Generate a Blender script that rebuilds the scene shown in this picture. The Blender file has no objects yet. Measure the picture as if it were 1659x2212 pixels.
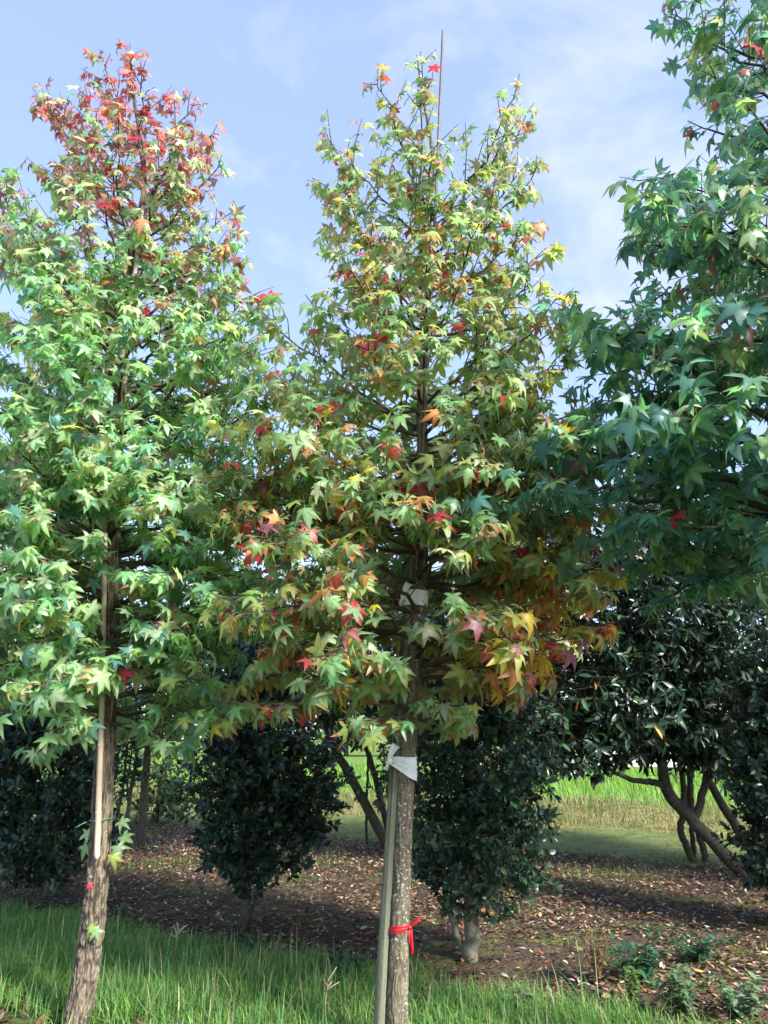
import bpy, math, random
import numpy as np
from mathutils import Matrix, Vector

R = math.radians
rng = np.random.default_rng(7)
random.seed(7)
scene = bpy.context.scene
COL = scene.collection

# ------------------------------------------------------------------ camera
PITCH = R(17.0)
CAM_H = 1.55
FPX, CX, CY = 1598.0, 829.5, 1106.0            # photograph measured on a 1659 x 2212 sheet
cam_data = bpy.data.cameras.new("camera")
cam = bpy.data.objects.new("camera", cam_data)
COL.objects.link(cam)
cam_data.sensor_fit = 'VERTICAL'
cam_data.sensor_height = 36.0
cam_data.lens = 36.0 * FPX / 2212.0
cam_data.clip_start = 0.05
cam_data.clip_end = 3000.0
cam.location = (0, 0, CAM_H)
cam.rotation_euler = (R(90) + PITCH, 0, 0)
scene.camera = cam

# ------------------------------------------------------------------ sky, sun, exposure
SUN_AZ = R(134.0)          # measured from the viewing direction (+Y) towards +X
SUN_EL = R(35.0)
world = bpy.data.worlds.new("World")
scene.world = world
world.use_nodes = True
wn, wl = world.node_tree.nodes, world.node_tree.links
wn.clear()
w_out = wn.new('ShaderNodeOutputWorld')
w_bg = wn.new('ShaderNodeBackground')
w_sky = wn.new('ShaderNodeTexSky')
w_sky.sky_type = 'NISHITA'
w_sky.sun_disc = False
w_sky.sun_elevation = SUN_EL
w_sky.sun_rotation = SUN_AZ
w_sky.air_density = 1.0
w_sky.dust_density = 0.9
w_sky.ozone_density = 2.5
w_bg.inputs['Strength'].default_value = 0.135
w_tc = wn.new('ShaderNodeTexCoord')
w_map = wn.new('ShaderNodeMapping')
w_map.inputs['Scale'].default_value = (1.0, 1.0, 1.6)
w_map.inputs['Location'].default_value = (0.35, 0.1, 0.2)
w_n1 = wn.new('ShaderNodeTexNoise')
w_n1.inputs['Scale'].default_value = 3.1
w_n1.inputs['Detail'].default_value = 9.0
w_n1.inputs['Roughness'].default_value = 0.6
w_n1.inputs['Distortion'].default_value = 0.35
w_r1 = wn.new('ShaderNodeMapRange')
w_r1.inputs['From Min'].default_value = 0.50
w_r1.inputs['From Max'].default_value = 0.68
w_r1.inputs['To Min'].default_value = 0.0
w_r1.inputs['To Max'].default_value = 0.65
w_mix = wn.new('ShaderNodeMix')
w_mix.data_type = 'RGBA'
w_mix.inputs['B'].default_value = (1.75, 1.85, 2.25, 1)
wl.new(w_tc.outputs['Generated'], w_map.inputs['Vector'])
wl.new(w_map.outputs['Vector'], w_n1.inputs['Vector'])
wl.new(w_n1.outputs['Fac'], w_r1.inputs['Value'])
wl.new(w_r1.outputs['Result'], w_mix.inputs['Factor'])
w_veil = wn.new('ShaderNodeMix')
w_veil.data_type = 'RGBA'
w_veil.inputs['Factor'].default_value = 0.55
w_veil.inputs['B'].default_value = (0.98, 1.16, 1.92, 1)
wl.new(w_sky.outputs['Color'], w_veil.inputs['A'])
wl.new(w_veil.outputs['Result'], w_mix.inputs['A'])
wl.new(w_mix.outputs['Result'], w_bg.inputs['Color'])
wl.new(w_bg.outputs['Background'], w_out.inputs['Surface'])

sun_data = bpy.data.lights.new("sun", 'SUN')
sun_data.energy = 2.7
sun_data.angle = R(8.0)
sun_data.color = (1.0, 0.96, 0.89)
sun = bpy.data.objects.new("sun", sun_data)
COL.objects.link(sun)
SUN_DIR = Vector((math.sin(SUN_AZ) * math.cos(SUN_EL), math.cos(SUN_AZ) * math.cos(SUN_EL), math.sin(SUN_EL)))
sun.rotation_euler = SUN_DIR.to_track_quat('Z', 'Y').to_euler()
sun.location = (15, -10, 14)

vs = scene.view_settings
vs.view_transform = 'Standard'
vs.look = 'None'
vs.gamma = 1.0
vs.use_curve_mapping = False
vs.exposure = 2.08
scene.cycles.max_bounces = 14
scene.cycles.diffuse_bounces = 10
scene.cycles.glossy_bounces = 2
scene.cycles.transmission_bounces = 10
scene.cycles.transparent_max_bounces = 4
scene.cycles.use_denoising = True

# ------------------------------------------------------------------ pixel helpers (a pixel gives a direction only)
FWD = np.array([0, math.cos(PITCH), math.sin(PITCH)])
UPV = np.array([0, -math.sin(PITCH), math.cos(PITCH)])
RGT = np.array([1.0, 0, 0])
EYE = np.array([0, 0, CAM_H])


def ray(px, py):
    return RGT * ((px - CX) / FPX) + UPV * ((CY - py) / FPX) + FWD


def at_y(px, py, Y):
    d = ray(px, py)
    return EYE + d * (Y / d[1])


def on_ground(px, py, z=0.0):
    d = ray(px, py)
    return EYE + d * ((z - CAM_H) / d[2])


def project(P):
    q = np.atleast_2d(P) - EYE
    zc = q @ FWD
    zc_ = np.where(np.abs(zc) < 1e-4, 1e-4, zc)
    return CX + FPX * (q @ RGT) / zc_, CY - FPX * (q @ UPV) / zc_, zc


# ------------------------------------------------------------------ materials
def new_mat(name):
    m = bpy.data.materials.new(name)
    m.use_nodes = True
    nt = m.node_tree
    nt.nodes.clear()
    out = nt.nodes.new('ShaderNodeOutputMaterial')
    b = nt.nodes.new('ShaderNodeBsdfPrincipled')
    nt.links.new(b.outputs['BSDF'], out.inputs['Surface'])
    return m, nt, b, out


def N(nt, t, **kw):
    n = nt.nodes.new(t)
    for k, v in kw.items():
        n.inputs[k.replace('_', ' ')].default_value = v
    return n


def ramp(nt, stops):
    r = nt.nodes.new('ShaderNodeValToRGB')
    e = r.color_ramp.elements
    while len(e) < len(stops):
        e.new(0.5)
    for el, (p, c) in zip(e, stops):
        el.position = p
        el.color = (*c, 1)
    return r


def leaf_material(name, rough, spec, transl, under, vary=0.35, boost=1.5, blotch=0.0):
    m, nt, b, out = new_mat(name)
    L = nt.links
    at = nt.nodes.new('ShaderNodeAttribute')
    at.attribute_name = 'Col'
    oi = nt.nodes.new('ShaderNodeObjectInfo')
    mr = N(nt, 'ShaderNodeMapRange', To_Min=1 - vary * .5, To_Max=1 + vary * .5)
    L.new(oi.outputs['Random'], mr.inputs['Value'])
    tc = nt.nodes.new('ShaderNodeTexCoord')
    nz = N(nt, 'ShaderNodeTexNoise', Scale=55.0, Detail=3.0)
    L.new(tc.outputs['Object'], nz.inputs['Vector'])
    mr2 = N(nt, 'ShaderNodeMapRange', To_Min=0.72, To_Max=1.28)
    L.new(nz.outputs['Fac'], mr2.inputs['Value'])
    mm = nt.nodes.new('ShaderNodeMath')
    mm.operation = 'MULTIPLY'
    L.new(mr.outputs['Result'], mm.inputs[0])
    L.new(mr2.outputs['Result'], mm.inputs[1])
    mul = nt.nodes.new('ShaderNodeVectorMath')
    mul.operation = 'SCALE'
    L.new(at.outputs['Color'], mul.inputs[0])
    L.new(mm.outputs['Value'], mul.inputs['Scale'])
    if blotch:
        bz = N(nt, 'ShaderNodeTexNoise', Scale=16.0, Detail=4.0, Roughness=0.6)
        L.new(tc.outputs['Object'], bz.inputs['Vector'])
        br = N(nt, 'ShaderNodeMapRange', From_Min=0.58, From_Max=0.74, To_Max=blotch)
        L.new(bz.outputs['Fac'], br.inputs['Value'])
        bm = nt.nodes.new('ShaderNodeMix')
        bm.data_type = 'RGBA'
        L.new(br.outputs['Result'], bm.inputs['Factor'])
        L.new(mul.outputs['Vector'], bm.inputs['A'])
        bm.inputs['B'].default_value = (0.25, 0.15, 0.05, 1)
        col_out = bm.outputs['Result']
    else:
        col_out = mul.outputs['Vector']
    geo = nt.nodes.new('ShaderNodeNewGeometry')
    mx = nt.nodes.new('ShaderNodeMix')
    mx.data_type = 'RGBA'
    fb = nt.nodes.new('ShaderNodeMath')
    fb.operation = 'MULTIPLY'
    fb.inputs[1].default_value = under
    L.new(geo.outputs['Backfacing'], fb.inputs[0])
    L.new(fb.outputs['Value'], mx.inputs['Factor'])
    L.new(col_out, mx.inputs['A'])
    mx.inputs['B'].default_value = (0.33, 0.38, 0.25, 1)
    L.new(mx.outputs['Result'], b.inputs['Base Color'])
    b.inputs['Roughness'].default_value = rough
    b.inputs['Specular IOR Level'].default_value = spec
    tr = nt.nodes.new('ShaderNodeBsdfTranslucent')
    sc = nt.nodes.new('ShaderNodeVectorMath')
    sc.operation = 'MULTIPLY'
    sc.inputs[1].default_value = (boost * 1.12, boost * 1.10, boost * 0.72)
    L.new(col_out, sc.inputs[0])
    L.new(sc.outputs['Vector'], tr.inputs['Color'])
    ms = nt.nodes.new('ShaderNodeMixShader')
    ms.inputs[0].default_value = transl
    L.new(b.outputs['BSDF'], ms.inputs[1])
    L.new(tr.outputs['BSDF'], ms.inputs[2])
    L.new(ms.outputs['Shader'], out.inputs['Surface'])
    return m


def noise_mat(name, stops, scale, rough=0.85, detail=6.0, stretch=(1, 1, 1), bump=0.4, bump_scale=None, spec=0.3, dist=0.02):
    m, nt, b, out = new_mat(name)
    L = nt.links
    tc = nt.nodes.new('ShaderNodeTexCoord')
    mp = nt.nodes.new('ShaderNodeMapping')
    mp.inputs['Scale'].default_value = stretch
    L.new(tc.outputs['Object'], mp.inputs['Vector'])
    nz = N(nt, 'ShaderNodeTexNoise', Scale=scale, Detail=detail, Roughness=0.65)
    L.new(mp.outputs['Vector'], nz.inputs['Vector'])
    rp = ramp(nt, stops)
    L.new(nz.outputs['Fac'], rp.inputs['Fac'])
    L.new(rp.outputs['Color'], b.inputs['Base Color'])
    n2 = N(nt, 'ShaderNodeTexNoise', Scale=bump_scale or scale * 3, Detail=5.0)
    L.new(mp.outputs['Vector'], n2.inputs['Vector'])
    bp = N(nt, 'ShaderNodeBump', Strength=bump, Distance=dist)
    L.new(n2.outputs['Fac'], bp.inputs['Height'])
    L.new(bp.outputs['Normal'], b.inputs['Normal'])
    b.inputs['Roughness'].default_value = rough
    b.inputs['Specular IOR Level'].default_value = spec
    return m


def bark_material(name, stops, lichen, lichen_lo, lichen_hi, lichen_scale, use_height=True):
    m, nt, b, out = new_mat(name)
    L = nt.links
    tc = nt.nodes.new('ShaderNodeTexCoord')
    mp = nt.nodes.new('ShaderNodeMapping')
    mp.inputs['Scale'].default_value = (1, 1, 0.35)
    L.new(tc.outputs['Object'], mp.inputs['Vector'])
    nz = N(nt, 'ShaderNodeTexNoise', Scale=110.0, Detail=5.0, Roughness=0.7)
    L.new(mp.outputs['Vector'], nz.inputs['Vector'])
    at = nt.nodes.new('ShaderNodeAttribute')
    at.attribute_name = 'Col'
    mixf = nt.nodes.new('ShaderNodeMath')
    mixf.operation = 'MULTIPLY_ADD'
    mixf.inputs[1].default_value = 0.40
    L.new(nz.outputs['Fac'], mixf.inputs[0])
    sep = nt.nodes.new('ShaderNodeSeparateColor')
    L.new(at.outputs['Color'], sep.inputs['Color'])
    hm = nt.nodes.new('ShaderNodeMath')
    hm.operation = 'MULTIPLY'
    hm.inputs[1].default_value = 0.60
    L.new(sep.outputs['Red'], hm.inputs[0])
    L.new(hm.outputs['Value'], mixf.inputs[2])
    rp = ramp(nt, stops)
    L.new(mixf.outputs['Value'], rp.inputs['Fac'])
    ln = N(nt, 'ShaderNodeTexNoise', Scale=lichen_scale, Detail=2.5, Roughness=0.55)
    L.new(tc.outputs['Object'], ln.inputs['Vector'])
    lr = N(nt, 'ShaderNodeMapRange', From_Min=lichen_lo, From_Max=lichen_hi)
    L.new(ln.outputs['Fac'], lr.inputs['Value'])
    l2 = N(nt, 'ShaderNodeTexNoise', Scale=4.0, Detail=2.0)
    L.new(tc.outputs['Object'], l2.inputs['Vector'])
    l2r = N(nt, 'ShaderNodeMapRange', From_Min=0.35, From_Max=0.6)
    L.new(l2.outputs['Fac'], l2r.inputs['Value'])
    lm = nt.nodes.new('ShaderNodeMath')
    lm.operation = 'MULTIPLY'
    L.new(lr.outputs['Result'], lm.inputs[0])
    L.new(l2r.outputs['Result'], lm.inputs[1])
    mx = nt.nodes.new('ShaderNodeMix')
    mx.data_type = 'RGBA'
    L.new(lm.outputs['Value'], mx.inputs['Factor'])
    L.new(rp.outputs['Color'], mx.inputs['A'])
    mx.inputs['B'].default_value = (*lichen, 1)
    L.new(mx.outputs['Result'], b.inputs['Base Color'])
    bp = N(nt, 'ShaderNodeBump', Strength=0.6, Distance=0.006)
    L.new(nz.outputs['Fac'], bp.inputs['Height'])
    L.new(bp.outputs['Normal'], b.inputs['Normal'])
    b.inputs['Roughness'].default_value = 0.9
    b.inputs['Specular IOR Level'].default_value = 0.2
    return m


M = {}
M['leaf'] = leaf_material('sweetgum_leaf', 0.42, 0.55, 0.48, 0.40, boost=2.0, blotch=0.4)
M['evergreen'] = leaf_material('evergreen_leaf', 0.36, 0.40, 0.08, 0.20, boost=1.2)
M['grass'] = leaf_material('grass_blade', 0.5, 0.35, 0.32, 0.0)
M['litter'] = leaf_material('dry_leaf', 0.7, 0.3, 0.12, 0.0, boost=1.1)
M['bark_rough'] = bark_material('bark_rough', [(0.18, (0.035, 0.028, 0.021)), (0.44, (0.10, 0.080, 0.056)), (0.70, (0.215, 0.175, 0.125))], (0.42, 0.43, 0.37), 0.62, 0.74, 60.0)
M['bark_lichen'] = bark_material('bark_lichen', [(0.10, (0.06, 0.048, 0.033)), (0.46, (0.125, 0.102, 0.068)), (0.80, (0.215, 0.18, 0.125))], (0.46, 0.48, 0.42), 0.575, 0.65, 70.0)
M['twig'] = noise_mat('twig_bark', [(0.3, (0.035, 0.028, 0.022)), (0.7, (0.12, 0.095, 0.07))], 40, 0.85)
M['dark_bark'] = noise_mat('evergreen_bark', [(0.3, (0.035, 0.032, 0.022)), (0.7, (0.12, 0.11, 0.08))], 25, 0.85)
M['pale_bark'] = noise_mat('holly_bark', [(0.3, (0.08, 0.078, 0.05)), (0.7, (0.21, 0.20, 0.14))], 18, 0.85)
M['post'] = bark_material('weathered_post', [(0.20, (0.018, 0.018, 0.012)), (0.45, (0.085, 0.09, 0.06)), (0.80, (0.20, 0.20, 0.14))], (0.15, 0.19, 0.12), 0.52, 0.72, 7.0)
M['cane'] = noise_mat('bamboo_cane', [(0.32, (0.30, 0.22, 0.15)), (0.5, (0.45, 0.36, 0.26)), (0.8, (0.55, 0.47, 0.37))], 14, 0.55, stretch=(1, 1, 0.12), bump=0.25, spec=0.4)
M['cane_grey'] = noise_mat('grey_cane', [(0.3, (0.22, 0.19, 0.165)), (0.7, (0.42, 0.37, 0.32))], 14, 0.6, stretch=(1, 1, 0.12), bump=0.25, spec=0.4)
M['cane_dark'] = noise_mat('dark_cane', [(0.3, (0.07, 0.06, 0.055)), (0.7, (0.16, 0.14, 0.125))], 14, 0.6, stretch=(1, 1, 0.12), bump=0.25, spec=0.4)
M['cloth'] = noise_mat('white_cloth', [(0.3, (0.66, 0.64, 0.58)), (0.45, (0.80, 0.80, 0.79)), (0.8, (0.84, 0.85, 0.87))], 18, 0.75, bump=0.15, bump_scale=400, dist=0.002)
M['red_tape'] = noise_mat('red_tape', [(0.3, (0.42, 0.008, 0.012)), (0.7, (0.62, 0.02, 0.03))], 60, 0.3, bump=0.5, bump_scale=120, spec=0.6, dist=0.004)
M['wire'] = noise_mat('green_wire', [(0.3, (0.05, 0.22, 0.13)), (0.7, (0.09, 0.30, 0.19))], 30, 0.4, bump=0.05, spec=0.5)
M['soil'] = noise_mat('soil', [(0.3, (0.03, 0.02, 0.013)), (0.5, (0.07, 0.047, 0.03)), (0.72, (0.14, 0.095, 0.06))], 3.5, 0.95, 10, bump=1.0, bump_scale=30, dist=0.05)
nt_ = M['soil'].node_tree
b_ = [n for n in nt_.nodes if n.type == 'BSDF_PRINCIPLED'][0]
src = b_.inputs['Base Color'].links[0].from_socket
tc_ = [n for n in nt_.nodes if n.type == 'TEX_COORD'][0]
mn = N(nt_, 'ShaderNodeTexNoise', Scale=1.3, Detail=8.0, Roughness=0.7)
nt_.links.new(tc_.outputs['Object'], mn.inputs['Vector'])
mr_ = N(nt_, 'ShaderNodeMapRange', From_Min=0.50, From_Max=0.60)
nt_.links.new(mn.outputs['Fac'], mr_.inputs['Value'])
mx_ = nt_.nodes.new('ShaderNodeMix')
mx_.data_type = 'RGBA'
nt_.links.new(mr_.outputs['Result'], mx_.inputs['Factor'])
nt_.links.new(src, mx_.inputs['A'])
mx_.inputs['B'].default_value = (0.09, 0.11, 0.025, 1)
nt_.links.new(mx_.outputs['Result'], b_.inputs['Base Color'])
M['lawn'] = noise_mat('lawn', [(0.3, (0.07, 0.10, 0.025)), (0.5, (0.13, 0.17, 0.04)), (0.7, (0.21, 0.20, 0.07))], 4.0, 0.95, 10, bump=1.0, bump_scale=50, dist=0.04)
M['field'] = noise_mat('field', [(0.3, (0.08, 0.15, 0.02)), (0.5, (0.13, 0.23, 0.03)), (0.7, (0.20, 0.29, 0.05))], 1.2, 0.95, 10, bump=1.0, bump_scale=12, dist=0.15)
M['verge'] = noise_mat('verge_soil', [(0.3, (0.02, 0.025, 0.01)), (0.6, (0.05, 0.06, 0.02)), (0.8, (0.08, 0.07, 0.035))], 6, 0.95, 8, bump=1.0, bump_scale=40, dist=0.03)
M['bank'] = noise_mat('bank', [(0.3, (0.09, 0.11, 0.03)), (0.5, (0.20, 0.19, 0.06)), (0.72, (0.33, 0.25, 0.11))], 2.2, 0.95, 9, bump=1.0, bump_scale=20, dist=0.1)
M['roof'] = noise_mat('metal_roof', [(0.3, (0.22, 0.26, 0.33)), (0.7, (0.34, 0.38, 0.46))], 3, 0.5, bump=0.05)
M['wall'] = noise_mat('shed_wall', [(0.3, (0.45, 0.43, 0.40)), (0.7, (0.6, 0.58, 0.55))], 3, 0.8, bump=0.1)
M['glass'] = noise_mat('shed_window', [(0.3, (0.03, 0.04, 0.05)), (0.7, (0.06, 0.07, 0.09))], 3, 0.15, bump=0.0, spec=0.6)


# ------------------------------------------------------------------ mesh helpers
def mesh_np(name, V, tris, cols=None, smooth=False, mat=None, quads=None):
    me = bpy.data.meshes.new(name)
    V = np.asarray(V, np.float32)
    tris = np.asarray(tris, np.int32).reshape(-1, 3) if tris is not None and len(tris) else np.zeros((0, 3), np.int32)
    quads = np.asarray(quads, np.int32).reshape(-1, 4) if quads is not None and len(quads) else np.zeros((0, 4), np.int32)
    nt_, nq = len(tris), len(quads)
    me.vertices.add(len(V))
    me.vertices.foreach_set('co', V.ravel())
    me.loops.add(nt_ * 3 + nq * 4)
    me.loops.foreach_set('vertex_index', np.concatenate([tris.ravel(), quads.ravel()]))
    me.polygons.add(nt_ + nq)
    me.polygons.foreach_set('loop_start', np.concatenate([np.arange(nt_) * 3, nt_ * 3 + np.arange(nq) * 4]).astype(np.int32))
    if smooth:
        me.polygons.foreach_set('use_smooth', np.ones(nt_ + nq, bool))
    if cols is not None:
        a = me.attributes.new('Col', 'FLOAT_COLOR', 'POINT')
        c4 = np.ones((len(V), 4), np.float32)
        c4[:, :3] = cols
        a.data.foreach_set('color', c4.ravel())
    me.update(calc_edges=True)
    me.validate()
    if mat:
        me.materials.append(mat)
    return me


def link(name, me, parent=None, loc=None):
    o = bpy.data.objects.new(name, me)
    COL.objects.link(o)
    if parent:
        o.parent = parent
    if loc is not None:
        o.location = loc
    return o


def tag(o, label, cat, group=None):
    o['label'] = label
    o['category'] = cat
    if group:
        o['group'] = group
    return o


def empty(name, loc, label, cat, group=None):
    o = bpy.data.objects.new(name, None)
    COL.objects.link(o)
    o.location = loc
    o.empty_display_size = 0.1
    return tag(o, label, cat, group)


class Acc:
    """collects vertices, triangles, quads and colours into one mesh"""
    def __init__(s):
        s.V, s.T, s.Q, s.C, s.n = [], [], [], [], 0

    def add(s, V, T=None, Q=None, C=None):
        V = np.asarray(V, float)
        if T is not None and len(T):
            s.T.append(np.asarray(T) + s.n)
        if Q is not None and len(Q):
            s.Q.append(np.asarray(Q) + s.n)
        s.V.append(V)
        s.C.append(np.ones((len(V), 3)) * 0.5 if C is None else C)
        s.n += len(V)

    def mesh(s, name, mat, smooth=True, off=None):
        V = np.concatenate(s.V)
        if off is not None:
            V = V - np.asarray(off)
        T = np.concatenate(s.T) if s.T else None
        Q = np.concatenate(s.Q) if s.Q else None
        return mesh_np(name, V, T, np.concatenate(s.C), smooth, mat, Q)


def frames(P):
    P = np.asarray(P, float)
    T = np.gradient(P, axis=0)
    T /= np.linalg.norm(T, axis=1)[:, None] + 1e-12
    a = np.array([1.0, 0, 0]) if abs(T[0][0]) < 0.8 else np.array([0, 1.0, 0])
    U = np.zeros_like(P)
    u = a - T[0] * (a @ T[0])
    for i in range(len(P)):
        u = u - T[i] * (u @ T[i])
        u /= np.linalg.norm(u) + 1e-12
        U[i] = u
    W = np.cross(T, U)
    return T, U, W


def tube(acc, P, rad, sides=6, cap=True, disp=None, col=None):
    P = np.asarray(P, float)
    n = len(P)
    rad = np.broadcast_to(np.asarray(rad, float), (n,))
    T, U, W = frames(P)
    th = np.linspace(0, 2 * math.pi, sides, endpoint=False)
    rr = rad[:, None] * np.ones((1, sides))
    if disp is not None:
        rr = rr + disp
    V = P[:, None, :] + rr[:, :, None] * (np.cos(th)[None, :, None] * U[:, None, :] + np.sin(th)[None, :, None] * W[:, None, :])
    V = V.reshape(-1, 3)
    i, j = np.meshgrid(np.arange(n - 1), np.arange(sides), indexing='ij')
    j2 = (j + 1) % sides
    Q = np.stack([i * sides + j, i * sides + j2, (i + 1) * sides + j2, (i + 1) * sides + j], -1).reshape(-1, 4)
    T_ = []
    C = np.ones((len(V), 3)) * 0.5 if col is None else np.repeat(col.reshape(-1)[:, None], 3, 1)
    if cap:
        V = np.vstack([V, P[0], P[-1]])
        C = np.vstack([C, C[:2]])
        a, b = len(V) - 2, len(V) - 1
        for k in range(sides):
            k2 = (k + 1) % sides
            T_.append((a, k2, k))
            T_.append((b, (n - 1) * sides + k, (n - 1) * sides + k2))
    acc.add(V, T_, Q, C)


def resample(P, n):
    P = np.asarray(P, float)
    # Catmull-Rom through the points
    Q = np.vstack([2 * P[0] - P[1], P, 2 * P[-1] - P[-2]])
    t = np.linspace(0, len(P) - 1 - 1e-9, n)
    i = t.astype(int)
    f = (t - i)[:, None]
    p0, p1, p2, p3 = Q[i], Q[i + 1], Q[i + 2], Q[i + 3]
    return 0.5 * (2 * p1 + (p2 - p0) * f + (2 * p0 - 5 * p1 + 4 * p2 - p3) * f ** 2 + (3 * p1 - p0 - 3 * p2 + p3) * f ** 3)


def vnoise(u, v, nu, seed):
    """smooth value noise, periodic in u (nu cells)"""
    g = np.random.default_rng(seed).random((nu, 512))
    iu, iv = np.floor(u).astype(int), np.floor(v).astype(int)
    fu, fv = u - iu, v - iv
    fu, fv = fu * fu * (3 - 2 * fu), fv * fv * (3 - 2 * fv)
    a, b = iu % nu, (iu + 1) % nu
    c, d = iv % 512, (iv + 1) % 512
    return (g[a, c] * (1 - fu) + g[b, c] * fu) * (1 - fv) + (g[a, d] * (1 - fu) + g[b, d] * fu) * fv


_SK = np.random.default_rng(99)
_SW = [(_SK.normal(size=3) * 1.0, _SK.random() * 6.28) for _ in range(9)]


def snoise(P, f):
    s = 0
    for k, ph in _SW:
        s = s + np.sin(P @ (k * f) + ph)
    return s / 4.5


def unit(v):
    return v / (np.linalg.norm(v, axis=-1, keepdims=True) + 1e-12)


# ------------------------------------------------------------------ leaves
def star_leaf(rs, detail=True):
    """five-lobed leaf: stalk end at the origin, middle lobe along +Y, upper face +Z"""
    curl = rs.choice([rs.uniform(0.05, 0.45), rs.uniform(0.3, 0.95)])
    fold = rs.uniform(0.02, 0.14)
    bend = rs.uniform(-0.15, 0.15)
    jit = lambda s: rs.uniform(-s, s)
    V, T, Wt, Rb = [], [], [], []

    def pt(a, r, w, rib, dz=0.0):
        x, y = r * math.sin(R(a)), r * math.cos(R(a))
        z = -curl * r * r * (0.75 + 0.25 * abs(math.sin(R(a)))) + dz + bend * x * abs(x)
        V.append((x, y, z))
        Wt.append(w)
        Rb.append(rib)
        return len(V) - 1
    c = pt(0, 0, 0, 1)
    sr = {1: pt(30 + jit(3), .43 + jit(.04), .25, 0, fold * .5), -1: pt(-30 + jit(3), .43 + jit(.04), .25, 0, fold * .5),
          2: pt(90 + jit(4), .37 + jit(.04), .25, 0, fold * .5), -2: pt(-90 + jit(4), .37 + jit(.04), .25, 0, fold * .5),
          3: pt(163, .20, .15, 0), -3: pt(-163, .20, .15, 0)}
    lobes = [(0, 1.0, 16, .64, -1, 1), (58, .94, 15, .60, 1, 2), (-58, .94, 15, .60, -2, -1), (117, .70, 17, .44, 2, 3), (-117, .70, 17, .44, -3, -2)]
    for a, rt, da, rsx, lo, hi in lobes:
        a += jit(8)
        rt *= 1 + jit(.17)
        rsx *= 1 + jit(.10)
        da *= 1 + jit(.15)
        tip = pt(a, rt, 1.0, 0.3, jit(.05))
        rib = pt(a, rt * .52, .35, 1.0, -fold * .35)
        s1 = pt(a - da + jit(2), rsx * (1 + jit(.08)), .6, 0, fold * .6)
        s2 = pt(a + da + jit(2), rsx * (1 + jit(.08)), .6, 0, fold * .6)
        L_, H_ = sr[lo], sr[hi]
        T += [(c, rib, L_), (L_, rib, s1), (s1, rib, tip), (rib, s2, tip), (rib, H_, s2), (c, H_, rib)]
    # stalk
    n0 = len(V)
    for (x, y, z) in [(-.013, 0, 0), (.013, 0, 0), (.011, -.30, .05), (-.011, -.30, .05), (.009, -.56, .02), (-.009, -.56, .02)]:
        V.append((x, y, z))
        Wt.append(0)
        Rb.append(1)
    T += [(n0, n0 + 1, n0 + 2), (n0, n0 + 2, n0 + 3), (n0 + 3, n0 + 2, n0 + 4), (n0 + 3, n0 + 4, n0 + 5)]
    V = np.array(V)
    T = np.array(T)
    # faces up
    nz = np.cross(V[T[:, 1]] - V[T[:, 0]], V[T[:, 2]] - V[T[:, 0]])[:, 2]
    T[nz < 0] = T[nz < 0][:, ::-1]
    return V, T, np.array(Wt), np.array(Rb)


_lr = random.Random(3)
LEAF = [star_leaf(_lr) for _ in range(18)]


def plain_star(rs):
    curl, V, W = rs.uniform(.1, .5), [(0, 0, 0)], [0]
    for a, r in ((0, 1.0), (29, .46), (58, .94), (90, .40), (117, .7), (175, .16), (-117, .7), (-90, .40), (-58, .94), (-29, .46)):
        a += rs.uniform(-4, 4)
        r *= rs.uniform(.92, 1.08)
        V.append((r * math.sin(R(a)), r * math.cos(R(a)), -curl * r * r))
        W.append(1.0 if r > .6 else .25)
    T = [(0, 1 + (k + 1) % 10, 1 + k) for k in range(10)]
    return np.array(V), np.array(T), np.array(W), np.zeros(11)


LEAF_FAR = [plain_star(_lr) for _ in range(18)]


def long_leaf(rs, w=0.17, curl=0.25):
    fold = rs.uniform(0.02, 0.08)
    c = curl * rs.uniform(0.3, 1.6)
    pts = [(0, 0), (-w * .92, .32), (w * .92, .32), (-w * .85, .68), (w * .85, .68), (0, 1.0), (0, .5)]
    V = []
    for k, (x, y) in enumerate(pts):
        V.append((x, y, -c * y * y + (fold if abs(x) > .01 else 0)))
    T = np.array([(0, 2, 6), (0, 6, 1), (2, 4, 6), (1, 6, 3), (4, 5, 6), (3, 6, 5)])
    V = np.array(V)
    nz = np.cross(V[T[:, 1]] - V[T[:, 0]], V[T[:, 2]] - V[T[:, 0]])[:, 2]
    T[nz < 0] = T[nz < 0][:, ::-1]
    return V, T, np.array([0, .35, .35, .65, .65, 1, 0]), np.array([1, 0, 0, 0, 0, .5, 1])


LAUREL = [long_leaf(_lr, 0.17, 0.25) for _ in range(8)]
HOLLY = [long_leaf(_lr, 0.27, 0.18) for _ in range(8)]
DRY = [long_leaf(_lr, 0.2, -0.28) for _ in range(4)] + [long_leaf(_lr, 0.24, 0.30) for _ in range(4)]

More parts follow.
